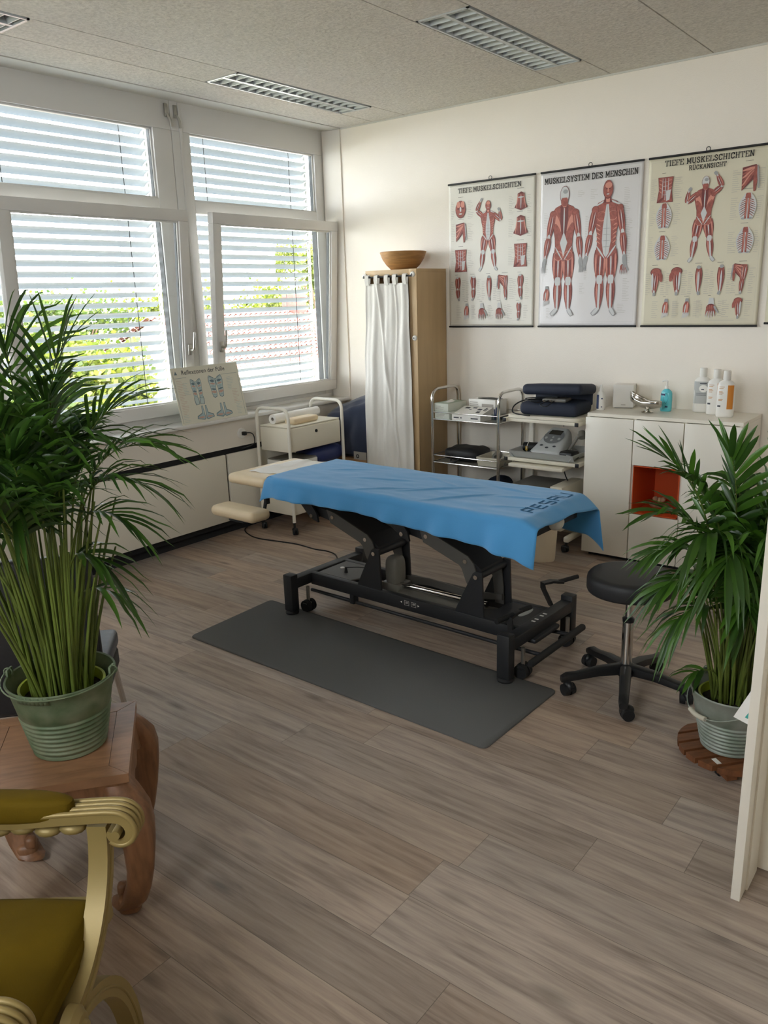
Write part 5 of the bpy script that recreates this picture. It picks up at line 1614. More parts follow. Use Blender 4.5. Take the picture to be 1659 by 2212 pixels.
# ------------------------------------------------------------------ anatomy charts
class Print:
    """flat coloured shapes on a sheet; u right, v up, in metres"""
    def __init__(s, fn):
        s.m = MB(); s.fn = fn; s.k = 0
    def poly(s, pts, mi, lay=1):
        o = 0.0002 + 0.00007 * lay + 0.000001 * (s.k % 60); s.k += 1
        s.m.f([s.m.v(s.fn(u, v, o)) for u, v in pts], mi)
    def ell(s, u, v, a, b_, mi, lay=1, n=18, rot=0.0):
        c, q = math.cos(rot), math.sin(rot)
        P = [(a * math.cos(2 * math.pi * i / n), b_ * math.sin(2 * math.pi * i / n)) for i in range(n)]
        s.poly([(u + x * c - y * q, v + x * q + y * c) for x, y in P], mi, lay)
    def limb(s, p, q, w0, wm, w1, mi, lay=1, t=0.4, n=7):
        px, py = p; qx, qy = q
        dx, dy = qx - px, qy - py
        d = math.hypot(dx, dy) or 1e-6
        nx, ny = -dy / d, dx / d
        L_, R_ = [], []
        for i in range(n + 1):
            a = i / n
            if a < t: w_ = w0 + (wm - w0) * math.sin(a / t * 1.5708)
            else: w_ = w1 + (wm - w1) * math.cos((a - t) / (1 - t) * 1.5708)
            x, y = px + dx * a, py + dy * a
            L_.append((x + nx * w_, y + ny * w_)); R_.append((x - nx * w_, y - ny * w_))
        s.poly(L_ + R_[::-1], mi, lay)
    def muscle(s, p, q, w0, wm, w1, t=0.4, streaks=3, lay=1, ends=True):
        streaks += 1
        s.limb(p, q, w0 * 1.08 + .0006, wm * 1.1 + .0006, w1 * 1.08 + .0006, 2, lay, t)
        s.limb(p, q, w0, wm, w1, 1, lay + 1, t)
        dx, dy = q[0] - p[0], q[1] - p[1]; d = math.hypot(dx, dy) or 1e-6
        nx, ny = -dy / d, dx / d
        for k in range(streaks):
            o = (k - (streaks - 1) / 2) * wm * 0.62
            a = (p[0] + dx * .10 + nx * o * .6, p[1] + dy * .10 + ny * o * .6); b_ = (p[0] + dx * .88 + nx * o * .6, p[1] + dy * .88 + ny * o * .6)
            s.limb(a, b_, wm * .02, wm * (.13 if k % 2 else .12), wm * .02, (3, 2, 4, 2, 3)[k % 5], lay + 2)
        if ends:
            e = 0.16
            s.limb((q[0] - dx * e, q[1] - dy * e), q, w1 * .15, w1 * .75, w1 * .8, 4, lay + 3)
    def lines(s, u, v, w_, n, dv, rnd, mi=6):
        for i in range(n):
            ww = w_ * rnd.uniform(.45, 1); h = dv * .17
            s.poly([(u, v - i * dv), (u + ww, v - i * dv), (u + ww, v - i * dv + h), (u, v - i * dv + h)], mi, 0)
    def figure(s, cx, y0, Hh, pose, back=False):
        sx = .72 if pose == 'stand' else .84
        def P(x, y): return (cx + x * Hh * sx, y0 + y * Hh)
        W_ = Hh * sx
        if pose == 'stand':
            arms = [((-.135, .80), (-.185, .615), (-.225, .46), (-.245, .385)), ((.135, .80), (.180, .615), (.205, .455), (.215, .38))]
            legs = [((-.058, .50), (-.062, .275), (-.066, .055)), ((.058, .50), (.066, .275), (.072, .055))]
            tw = 1.0
        else:
            sg = -1 if back else 1
            arms = [((-.125 * sg, .80), (-.235 * sg, .87), (-.155 * sg, 1.005), (-.115 * sg, 1.04)), ((.125 * sg, .80), (.255 * sg, .71), (.235 * sg, .85), (.20 * sg, .885))]
            legs = [((-.062, .50), (-.105, .275), (-.135, .055)), ((.062, .50), (.105, .275), (.14, .055))]
            tw = .97
        for k, (h, kn, an) in enumerate(legs):
            s.muscle(P(*h), P(*kn), .058 * W_, .068 * W_, .034 * W_, .3, 4)
            s.limb(P(kn[0], kn[1] + .035), P(kn[0], kn[1] - .03), .022 * W_, .034 * W_, .026 * W_, 4, 5)
            s.muscle(P(*kn), P(*an), .034 * W_, .046 * W_, .016 * W_, .32, 3)
            s.limb(P(kn[0] * 1.02, kn[1] - .02), P(an[0], an[1]), .008 * W_, .012 * W_, .012 * W_, 4, 6)
            d = (-.075, -.045) if (k == 0 and pose == 'stand') else ((.05, -.05) if k else (-.05, -.05))
            s.limb(P(*an), P(an[0] + d[0], max(0.0, an[1] + d[1])), .018 * W_, .026 * W_, .02 * W_, 5, 5)
            s.limb(P(an[0], an[1] + .005), P(an[0] + d[0] * .9, max(0.003, an[1] + d[1] * .95)), .012 * W_, .018 * W_, .012 * W_, 4, 6)
        tor = [(-.15, .80), (-.10, .845), (-.035, .865), (.035, .865), (.10, .845), (.15, .80), (.13, .70), (.105, .615), (.10, .545), (.115, .47), (.04, .445), (0, .43), (-.04, .445), (-.115, .47), (-.10, .545), (-.105, .615), (-.13, .70)]
        s.poly([P(x * 1.04, y) for x, y in tor], 2, 4)
        s.poly([P(x, y) for x, y in tor], 1, 5)
        if not back:
            for sg in (-1, 1):
                s.ell(*P(sg * .062, .745), .055 * W_, .05 * W_, 3, 6, rot=sg * .3); s.ell(*P(sg * .064, .747), .049 * W_, .045 * W_, 1, 7, rot=sg * .3)
                for k in range(5): s.limb(P(sg * .115, .69 - k * .03), P(sg * .07, .672 - k * .032), .002 * W_, .006 * W_, .002 * W_, 3, 7)
                s.limb(P(sg * .02, .86), P(sg * .14, .82), .005 * W_, .009 * W_, .004 * W_, 4, 8)
            s.poly([P(x, y) for x, y in ((-.012, .83), (.012, .83), (.045, .665), (.05, .56), (.03, .47), (0, .44), (-.03, .47), (-.05, .56), (-.045, .665))], 4, 8)
            for k in range(4): s.limb(P(-.045, .655 - k * .045), P(.045, .655 - k * .045), .001 * W_, .003 * W_, .001 * W_, 5, 9)
            s.limb(P(0, .83), P(0, .44), .001 * W_, .004 * W_, .001 * W_, 5, 9)
            for sg in (-1, 1): s.limb(P(sg * .11, .53), P(sg * .015, .435), .003 * W_, .009 * W_, .003 * W_, 4, 9)
        else:
            for sg in (-1, 1):
                s.limb(P(sg * .13, .80), P(sg * .04, .66), .02 * W_, .035 * W_, .008 * W_, 3, 6)
                s.limb(P(sg * .03, .84), P(sg * .015, .62), .015 * W_, .022 * W_, .006 * W_, 2, 7)
                s.limb(P(sg * .115, .72), P(sg * .03, .59), .02 * W_, .036 * W_, .006 * W_, 1, 7)
                s.ell(*P(sg * .058, .475), .055 * W_, .052 * W_, 3, 8); s.ell(*P(sg * .06, .475), .048 * W_, .046 * W_, 1, 9)
                s.limb(P(sg * .10, .545), P(sg * .01, .44), .002 * W_, .007 * W_, .002 * W_, 4, 10)
            s.poly([P(x, y) for x, y in ((0, .66), (.045, .575), (0, .47), (-.045, .575))], 4, 9)
            s.limb(P(0, .85), P(0, .62), .002 * W_, .008 * W_, .003 * W_, 4, 10)
        for (sh, el, wr, ha) in arms:
            s.ell(*P(sh[0] * 1.0, sh[1] - .005), .042 * W_, .042 * W_, 2, 8); s.ell(*P(sh[0], sh[1] - .005), .038 * W_, .038 * W_, 1, 9)
            s.muscle(P(*sh), P(*el), .030 * W_, .038 * W_, .022 * W_, .4, 3, 9)
            s.muscle(P(*el), P(*wr), .024 * W_, .034 * W_, .013 * W_, .3, 3, 9)
            s.limb(P(*wr), P(*ha), .014 * W_, .024 * W_, .016 * W_, 5, 12)
            if pose == 'stand':
                for k in range(4): s.limb(P(ha[0] - .014 + k * .01, ha[1] + .01), P(ha[0] - .022 + k * .014, ha[1] - .04), .004 * W_, .0045 * W_, .002 * W_, 5, 12)
        s.limb(P(0, .90), P(0, .84), .034 * W_, .036 * W_, .055 * W_, 2, 11); s.limb(P(-.008, .90), P(-.004, .845), .01 * W_, .014 * W_, .012 * W_, 3, 12); s.limb(P(.015, .90), P(.015, .845), .006 * W_, .009 * W_, .008 * W_, 3, 12)
        s.ell(*P(0, .935), .056 * W_, .068 * Hh, 2, 12); s.ell(*P(0, .937), .051 * W_, .062 * Hh, 4 if back else 1, 13)
        if back: s.limb(P(0, .915), P(0, .85), .03 * W_, .042 * W_, .03 * W_, 1, 14); s.ell(*P(.01, .96), .03 * W_, .022 * W_, 5, 14)
        else:
            s.ell(*P(.004, .965), .038 * W_, .03 * W_, 3, 14)
            for sg in (-1, 1): s.ell(*P(sg * .017, .94), .010 * W_, .006 * W_, 2, 15)
            s.limb(P(0, .945), P(0, .918), .003 * W_, .007 * W_, .008 * W_, 3, 15); s.ell(*P(0, .902), .016 * W_, .005 * W_, 4, 15)
    def mini(s, kind, u, v, h, flip=1):
        """small anatomical detail centred on u with its top at v"""
        def P(x, y): return (u + flip * x * h, v - y * h)
        if kind == 'head':
            s.ell(*P(0, .5), .36 * h, .5 * h, 2, 2); s.ell(*P(0, .49), .33 * h, .47 * h, 1, 3)
            for sg in (-1, 1):
                s.ell(*P(sg * .15, .22), .13 * h, .18 * h, 3, 4); s.ell(*P(sg * .15, .45), .09 * h, .05 * h, 2, 5)
            s.limb(P(0, .35), P(0, .62), .02 * h, .06 * h, .05 * h, 4, 5); s.ell(*P(0, .75), .12 * h, .04 * h, 4, 5)
        elif kind == 'torso':
            s.poly([P(*p) for p in ((-.32, 0), (.32, 0), (.27, .5), (.34, 1), (-.34, 1), (-.27, .5))], 2, 2)
            s.poly([P(*p) for p in ((-.30, .02), (.30, .02), (.25, .5), (.31, .98), (-.31, .98), (-.25, .5))], 1, 3)
            for k in range(4): s.poly([P(-.10, .18 + k * .17), P(.10, .18 + k * .17), P(.10, .192 + k * .17), P(-.10, .192 + k * .17)], 4, 4); s.limb(P(.13, .15 + k * .16), P(.27, .1 + k * .14), .005 * h, .014 * h, .005 * h, 3, 4); s.limb(P(-.13, .15 + k * .16), P(-.27, .1 + k * .14), .005 * h, .014 * h, .005 * h, 3, 4)
            for x in (-.12, 0, .12): s.limb(P(x, .05), P(x, .9), .008 * h, .014 * h, .008 * h, 4, 5)
            s.poly([P(*p) for p in ((.04, .55), (.24, .5), (.2, .9), (.06, .95))], 4, 5)
            s.limb(P(-.3, .99), P(-.05, .8), .02 * h, .05 * h, .02 * h, 2, 5)
        elif kind == 'ribs':
            s.limb(P(0, 0), P(0, 1), .10 * h, .34 * h, .2 * h, 4, 1, .5)
            for sg in (-1, 1):
                for k in range(8):
                    s.limb(P(sg * .06, .22 + k * .075), P(sg * (.20 + .10 * math.sin((k + 1) * .35)), .30 + k * .085), .008 * h, .014 * h, .008 * h, 1 if k % 2 else 2, 3)
                s.limb(P(sg * .05, .02), P(sg * .06, .97), .02 * h, .04 * h, .035 * h, 1, 4); s.limb(P(sg * .05, .1), P(sg * .05, .9), .006 * h, .010 * h, .006 * h, 3, 5)
                s.ell(*P(sg * .13, .96), .08 * h, .04 * h, 5, 3)
            s.limb(P(0, .0), P(0, .2), .07 * h, .10 * h, .12 * h, 1, 5)
        elif kind == 'neck':
            s.poly([P(*p) for p in ((-.22, .1), (0, 0), (.22, .1), (.25, .55), (.42, .85), (0, 1), (-.42, .85), (-.25, .55))], 2, 2)
            for k in range(7): s.limb(P(-.18 + k * .06, .12), P(-.30 + k * .10, .88), .012 * h, .03 * h, .012 * h, 1 if k % 3 else 3, 3)
            s.limb(P(-.2, .3), P(.2, .3), .01 * h, .04 * h, .01 * h, 4, 5); s.limb(P(0, .2), P(0, .9), .01 * h, .03 * h, .01 * h, 4, 5)
        elif kind == 'fan':
            s.poly([P(*p) for p in ((-.3, .08), (.2, 0), (.32, .12), (.3, .5), (.25, 1), (.12, .55), (-.28, .95))], 2, 2)
            for k in range(6): s.limb(P(.2, .1 + k * .02), P(-.28, .2 + k * .14), .02 * h, .05 * h, .02 * h, 1 if k % 2 else 3, 3)
            s.limb(P(.22, .05), P(.2, 1), .05 * h, .08 * h, .03 * h, 1, 4); s.limb(P(.27, .05), P(.36, .9), .02 * h, .04 * h, .02 * h, 5, 5)
        elif kind == 'leg':
            s.muscle(P(0, .02), P(.02, .55), .07 * h, .12 * h, .06 * h, .3, 3, 2); s.muscle(P(.02, .5), P(.0, .92), .06 * h, .09 * h, .03 * h, .3, 3, 2)
            s.limb(P(0, .9), P(-.06, 1), .03 * h, .045 * h, .03 * h, 5, 6); s.ell(*P(.03, .03), .07 * h, .05 * h, 4, 6)
        elif kind == 'shin':
            s.muscle(P(0, .08), P(.0, .9), .08 * h, .11 * h, .03 * h, .3, 3, 2); s.limb(P(.02, .2), P(0, .9), .01 * h, .03 * h, .02 * h, 4, 6); s.ell(*P(.01, .05), .07 * h, .06 * h, 5, 6); s.limb(P(0, .88), P(-.05, 1), .03 * h, .05 * h, .04 * h, 5, 6)
        elif kind == 'arm':
            s.muscle(P(-.06, .02), P(0, .6), .05 * h, .09 * h, .04 * h, .3, 2, 2); s.muscle(P(.07, .02), P(.03, .6), .03 * h, .06 * h, .03 * h, .3, 2, 2); s.muscle(P(.01, .5), P(.04, .95), .05 * h, .07 * h, .03 * h, .3, 3, 4); s.limb(P(.04, .92), P(.05, 1), .03 * h, .04 * h, .03 * h, 5, 6)
        elif kind == 'hand':
            s.limb(P(0, 0), P(0, .35), .09 * h, .12 * h, .16 * h, 4, 1); s.ell(*P(0, .48), .22 * h, .2 * h, 2, 2)
            for k in range(4): s.limb(P(-.14 + k * .09, .35), P(-.22 + k * .14, .98 - .06 * abs(k - 1.5)), .03 * h, .05 * h, .015 * h, 1 if h > .085 else 5, 3); s.limb(P(-.14 + k * .09, .62), P(-.22 + k * .14, 1 - .06 * abs(k - 1.5)), .01 * h, .022 * h, .012 * h, 4, 5)
            s.limb(P(.15, .4), P(.36, .72), .035 * h, .05 * h, .02 * h, 5, 3)
        elif kind == 'foot':
            s.limb(P(0, 0), P(0, .3), .07 * h, .09 * h, .09 * h, 5, 1); s.limb(P(0, .15), P(-.05, .75), .06 * h, .15 * h, .12 * h, 1, 2); s.limb(P(.04, .2), P(.0, .7), .02 * h, .05 * h, .03 * h, 3, 4); s.limb(P(-.05, .3), P(-.1, .7), .01 * h, .03 * h, .02 * h, 4, 4)
            for k in range(5): s.limb(P(-.14 + k * .06, .68), P(-.2 + k * .075, .98 - .03 * k), .02 * h, .026 * h, .012 * h, 4, 4)
        elif kind == 'hip':
            s.ell(*P(0, .16), .2 * h, .15 * h, 2, 2); s.ell(*P(0, .15), .17 * h, .12 * h, 1, 3); s.limb(P(-.12, .15), P(-.22, .5), .05 * h, .09 * h, .03 * h, 1, 2)
            s.muscle(P(0, .2), P(.04, .9), .1 * h, .12 * h, .05 * h, .3, 4, 3); s.limb(P(.12, .2), P(.1, .8), .02 * h, .04 * h, .02 * h, 4, 6); s.limb(P(.03, .88), P(.03, 1), .04 * h, .05 * h, .04 * h, 5, 6)
INKS = [INK, MUS, MUSD, MUSL, BONE, BONED, LINE]
def chart(label, x0, sheet, title, tx, tw_, kind, sub=None, zt=2.468, full=True):
    t = thing('anatomy_chart', label, 'poster', (x0 + 0.35, -0.008, zt - 1.0), 0, 'anatomy wall charts')
    m = MB()
    def sh(u, v):
        x = -0.35 + 0.70 * u; z = 0.004 + 0.992 * v
        return (x, -0.002 - 0.004 * math.sin(u * 3.1) * math.sin(v * 3.1) + 0.0015 * noise.noise(Vector((u * 5, v * 7, x0))), z)
    m.grid(sh, 40, 56)
    m.build('sheet', sheet, t, solid=0.0006, angle=80)
    for z in (0.0, 1.0):
        m = MB(); m.cyl((-0.352, -0.005, z), (0.352, -0.005, z), 0.0065, n=12); m.build('hanging_rail', PLAST, t)
    m = MB(); m.tube([(0.012 * math.cos(a), -0.006, 1.014 + 0.012 * math.sin(a)) for a in [2 * math.pi * k / 16 for k in range(16)]], 0.0022, n=6, closed=True); m.build('hook', PLAST, t)
    fn = lambda u, v, o: (-0.35 + u, -0.0085 - o, v)
    p = Print(fn)
    rnd = random.Random(len(title) + (3 if sub else 0))
    # printed border
    for a in ((.022, .03, .0225, .97), (.6775, .03, .678, .97)): p.poly([(a[0], a[1]), (a[2], a[1]), (a[2], a[3]), (a[0], a[3])], 6, 0)
    for v in (.03, .97): p.poly([(.022, v), (.678, v), (.678, v + .0005), (.022, v + .0005)], 6, 0)
    if kind == 'system':
        p.figure(.178, .068, .832, 'stand', back=True)
        p.figure(.478, .068, .838, 'stand')
        p.mini('hand', .60, .42, .10); p.mini('foot', .062, .27, .14)
        for (u, v, n, w_) in ((.27, .86, 4, .05), (.36, .86, 6, .05), (.33, .70, 16, .03), (.33, .36, 6, .03), (.30, .28, 7, .04), (.585, .85, 22, .05), (.60, .66, 26, .05), (.60, .30, 14, .05), (.03, .74, 10, .04), (.03, .58, 24, .04), (.06, .12, 7, .03), (.57, .14, 6, .06)):
            p.lines(u, v, w_, n, .0105, rnd)
    else:
        back = kind == 'back'
        p.figure(.335 if not back else .35, .39 if not back else .38, .475 if not back else .485, 'flex', back=back)
        L_ = ['head', 'fan', 'torso'] if not back else ['torso', 'ribs', 'ribs']
        R2 = ['neck', 'neck', 'torso'] if not back else ['fan', 'ribs', 'ribs']
        for i in range(3):
            hh = (.12, .138, .155)[i] if not back else .145
            vv = (.885, .735, .548)[i]
            p.mini(L_[i], .105 if not back else .11, vv, hh); p.mini(R2[i], .595, vv + .015, hh)
            for u, sg in ((.025, 1), (.165, 1), (.50, 1), (.645, 1)):
                p.lines(u, vv - .01, .032 if u in (.025, .645) else .05, 11, .0115, rnd)
            p.lines(.085, vv + .022, .05, 1, .01, rnd, 0); p.lines(.565, vv + .037, .06, 1, .01, rnd, 0)
        row = ['leg', 'leg', 'shin', 'arm', 'leg'] if not back else ['hip', 'hip', 'shin', 'shin', 'arm']
        for i, k in enumerate(row):
            u = (.08, .21, .345, .475, .60)[i]
            p.mini(k, u, .358, .172, 1 if i % 2 else -1)
            if k == 'arm': p.mini('fan', u - .03, .362, .10, -1)
            p.lines(u - .062, .32, .03, 11, .0125, rnd); p.lines(u + .035, .33, .035, 12, .0125, rnd); p.lines(u - .025, .372, .05, 1, .01, rnd, 0)
        row = ['foot', 'hand', 'hand', 'leg'] if not back else ['foot', 'foot', 'hand', 'hip']
        for i, k in enumerate(row):
            u = (.155, .285, .43, .585)[i]
            p.mini(k, u, .168, .125)
            p.lines(u - .09, .15, .045, 9, .012, rnd); p.lines(u + .04, .145, .04, 8, .012, rnd); p.lines(u - .02, .18, .03, 1, .01, rnd, 0)
        p.lines(.40, .040, .25, 2, .008, rnd)
    p.m.build('anatomy_print', INKS, t, smooth=False, normals=False)
    m = MB()
    lettering(m, title, tx, .936 if kind == 'front' else .946 if sub else .925, tw_, .030 if kind != 'system' else .034, lambda a, c: (-0.35 + a, -0.0105, c), st=.165)
    if sub: lettering(m, sub, .245, .909, .215, .024, lambda a, c: (-0.35 + a, -0.0105, c), st=.165)
    m.build('title_lettering', INK, t, smooth=False, normals=False)
    return t
chart('ivory anatomy chart TIEFE MUSKELSCHICHTEN hanging right beside the tall cabinet', 1.020, POSTI, 'TIEFE MUSKELSCHICHTEN', .085, .51, 'front')
chart('white anatomy chart MUSKELSYSTEM DES MENSCHEN with two standing figures', 1.762, POSTW, 'MUSKELSYSTEM DES MENSCHEN', .03, .64, 'system')
chart('yellowed anatomy chart with the subtitle RÜCKANSICHT, figure seen from behind', 2.496, POSTC, 'TIEFE MUSKELSCHICHTEN', .10, .51, 'back', sub='R\u00dcCKANSICHT')
t = thing('anatomy_chart', 'anatomy chart of which only a sliver shows at the right picture edge', 'poster', (3.238 + 0.35, -0.008, 1.483), 0, 'anatomy wall charts')
m = MB(); m.box(-0.35, 0.35, -0.003, -0.002, 0.004, 0.996); m.build('sheet', POSTC, t, smooth=False)
for z in (0.0, 1.0):
    m = MB(); m.cyl((-0.352, -0.005, z), (0.352, -0.005, z), 0.0065, n=12); m.build('hanging_rail', PLAST, t)

# foot reflexology chart on the sill
fc = thing('foot_chart', 'foot reflexology chart board leaning against the window on the sill', 'chart', (-0.008, -1.475, 0.8885), 0)
ang = math.atan2(0.085, 0.385)
TT = Matrix.Rotation(-ang, 4, 'Y')
m = MB(TT); m.box(-0.002, 0.002, -0.305, 0.295, 0, 0.392, 0.0008)
m.build('board', CHART, fc, smooth=False)
p = Print(lambda u, v, o: tuple(TT @ Vector((0.0021 + o, -0.305 + u, v))))
rnd = random.Random(11)
def sole(u, v, h, flip, narrow=1.0):
    q = lambda x, y: (u + flip * x * h * narrow, v + y * h)
    out = [(-.12, .05), (-.15, .2), (-.14, .4), (-.20, .62), (-.19, .80), (-.08, .90), (.10, .98), (.17, .94), (.20, .75), (.15, .45), (.13, .2), (.10, .05), (0, 0)]
    p.poly([q(*a) for a in out], 1, 1)
    p.poly([q(a * .88, .03 + b_ * .93) for a, b_ in out], 0, 2)
    p.poly([q(a * .82, .04 + b_ * .90) for a, b_ in out], 2, 3)
    for k in range(5): p.ell(*q(.13 - k * .08, .93 - k * .035), .030 * h, .05 * h, 1, 4); p.ell(*q(.13 - k * .08, .93 - k * .035), .02 * h, .036 * h, 2, 5)
    for k in range(6):
        y = .12 + k * .12
        p.limb(q(-.12, y), q(.12, y + .04), .003, .006 + .004 * (k % 2), .003, (0, 3, 1)[k % 3], 6)
sole(.165, .165, .145, -1, .8); sole(.215, .165, .145, 1, .8)
sole(.335, .155, .165, -1, 1); sole(.40, .155, .165, 1, 1)
for u, fl in ((.165, -1), (.215, 1)): p.limb((u, .18), (u + fl * -.005, .125), .016, .02, .018, 1, 0); p.limb((u, .18), (u + fl * -.005, .128), .012, .015, .013, 2, 1)
def side(u, v, h, fl):
    q = lambda x, y: (u + fl * x * h, v + y * h)
    p.poly([q(*a) for a in ((0, 1), (.12, 1), (.18, .5), (.62, .32), (.66, .12), (.05, 0), (-.08, .08), (-.05, .4))], 1, 1)
    p.poly([q(*a) for a in ((.02, .96), (.10, .96), (.14, .46), (.56, .28), (.60, .15), (.05, .05), (-.03, .12), (-.01, .4))], 0, 2)
    p.limb(q(.0, .2), q(.55, .2), .01 * h, .07 * h, .01 * h, 3, 3); p.limb(q(.05, .9), q(.05, .3), .01 * h, .02 * h, .01 * h, 2, 3)
side(.205, .015, .10, -1); side(.225, .015, .10, 1); side(.375, .015, .10, -1); side(.395, .015, .10, 1)
for (u, v, n) in ((.03, .30, 12), (.03, .17, 10), (.075, .28, 8), (.025, .06, 5), (.47, .29, 9), (.50, .20, 10), (.51, .10, 8)): p.lines(u, v, .06, n, .011, rnd, 3 if n > 9 else 0)
for a in ((.012, .32, .12, .322), (.43, .315, .58, .317), (.012, .01, .014, .37), (.582, .01, .584, .3)): p.poly([(a[0], a[1]), (a[2], a[1]), (a[2], a[3]), (a[0], a[3])], 1, 0)
p.poly([(.025, .345), (.05, .345), (.0375, .37)], 1, 0)
p.m.build('foot_print', [FEETB, FEETD, mat('ink_pale_blue', '#b5c4c2', .6), mat('ink_rose', '#bf9c8e', .6)], fc, smooth=False, normals=False)
fcv = bpy.data.curves.new('title_lettering', 'FONT')
fcv.body = 'Reflexzonen der F\u00fc\u00dfe'
fcv.size = 0.043; fcv.offset = 0.0003; fcv.space_character = 1.02
fo = bpy.data.objects.new('title_lettering', fcv); COL.objects.link(fo); fo.parent = fc
fcv.materials.append(LABD)
fo_me = bpy.data.meshes.new_from_object(fo.evaluated_get(bpy.context.evaluated_depsgraph_get()))
fo_me.materials.clear(); fo_me.materials.append(LABD)
bpy.data.objects.remove(fo)
fo = bpy.data.objects.new('title_lettering', fo_me); COL.objects.link(fo); fo.parent = fc
fo.matrix_local = TT @ Matrix(((0, 0, 1, 0.0026), (1, 0, 0, -0.305 + 0.085), (0, 1, 0, 0.342), (0, 0, 0, 1)))

# ------------------------------------------------------------------ palms
def frond(parent, mt, base, ctrl, tip, n, L, wid, t0, droop, rnd, spread=1.0, r0=0.0045):
    m = MB()
    pts = bez(base, ctrl, tip, 22)
    m.tube(pts, [r0 * (1 - 0.8 * i / 22) for i in range(23)], n=6, mi=1)
    B0, B1, B2 = Vector(base), Vector(ctrl), Vector(tip)
    for i in range(n):
        t = t0 + (1 - t0) * (i + 0.5) / n
        p = B0 * (1 - t) ** 2 + B1 * 2 * t * (1 - t) + B2 * t * t
        T = ((B1 - B0) * (1 - t) + (B2 - B1) * t).normalized()
        Sd = T.cross(Vector((0, 0, 1)))
        Sd = Sd.normalized() if Sd.length > 1e-3 else Vector((1, 0, 0))
        U = Sd.cross(T).normalized()
        q = (t - t0) / (1 - t0)
        a = R(58 - 38 * q) * spread + rnd.uniform(-.08, .08)
        ll = L * (0.55 + 0.9 * math.sin(math.pi * (0.15 + 0.75 * q)) * 0.6) * rnd.uniform(.85, 1.1)
        for sg in (-1, 1):
            d = (T * math.cos(a) + Sd * sg * math.sin(a) + U * rnd.uniform(.12, .35)).normalized()
            W_ = (d.cross(U)).normalized() * (1 if sg > 0 else -1)
            tw_ = rnd.uniform(-.5, .5)
            W_ = (W_ * math.cos(tw_) + U * math.sin(tw_)).normalized()
            rows = []
            ns = 6
            for k in range(ns + 1):
                s_ = k / ns
                c = p + d * (ll * s_) + Vector((0, 0, -1)) * (droop * ll * s_ ** 2.2 * rnd.uniform(.9, 1.1))
                w_ = wid * max(0.02, math.sin(math.pi * min(1, .12 + .88 * s_)) ** .7 if s_ < .5 else math.cos((s_ - .5) * math.pi) ** .75 if s_ < 1 else .02)
                rows.append((c - W_ * w_ / 2, c + U * (-w_ * .18), c + W_ * w_ / 2))
            V = [[m.v(x) for x in r_] for r_ in rows]
            for A_, B_ in zip(V, V[1:]):
                m.f([A_[0], A_[1], B_[1], B_[0]], 0); m.f([A_[1], A_[2], B_[2], B_[1]], 0)
    return m.build('frond', [mt, STEM], parent, normals=False, angle=70)
def bucket(parent, mt, hz, r0, r1, ear_ang, bail):
    m = MB()
    prof = [(0, 0.0), (r0 - .002, 0.0), (r0 + .002, .002), (r0 + .002, .008), (r0, .012)]
    nr = 7
    z0, z1 = .018, hz * .56
    for i in range(nr * 6 + 1):
        z = z0 + (z1 - z0) * i / (nr * 6)
        r_ = r0 + (r1 - r0) * z / hz
        prof.append((r_ + .0028 * math.sin(i / 6 * 2 * math.pi), z))
    prof += [(r0 + (r1 - r0) * .75, hz * .75), (r1 - .002, hz - .01), (r1 + .003, hz - .006), (r1 + .0045, hz - .002), (r1 + .003, hz + .002), (r1 - .002, hz), (r1 - .008, hz - .03), (r0 + (r1 - r0) * .55, hz * .6), (r0, .02), (0, .015)]
    m.lathe(prof, (0, 0, 0), 56)
    bk = m.build('bucket', mt, parent, angle=50)
    for sg in (0, math.pi):
        a = ear_ang + sg
        m = MB(Matrix.Rotation(a, 4, 'Z'))
        m.box(r1 - .004, r1 + .004, -.018, .018, hz - .012, hz + .020, .004)
        m.tube([(r1 + .004 + .012 * math.sin(k / 10 * 2 * math.pi), 0.0, hz + .008 + .012 * math.cos(k / 10 * 2 * math.pi)) for k in range(10)], .002, n=6, closed=True)
        m.build('bucket_ear', mt, bk)
    m = MB()
    ea = Matrix.Rotation(ear_ang, 4, 'Z')
    P = []
    for k in range(25):
        a = math.pi * k / 24
        x = (r1 + .012) * math.cos(a); y = -(r1 + .012) * math.sin(a) * bail[0]; z = hz + .006 - bail[1] * math.sin(a)
        P.append(ea @ Vector((x, y, z)))
    m.tube(P, .0022, n=6)
    bl = m.build('bail_handle', mt, bk)
    if bail[2]:
        m = MB(); m.tube(P[10:15], .009, n=12); m.build('handle_grip', mat('pale_wood_grip', '#c9c3b2', .6), bl)
    return bk
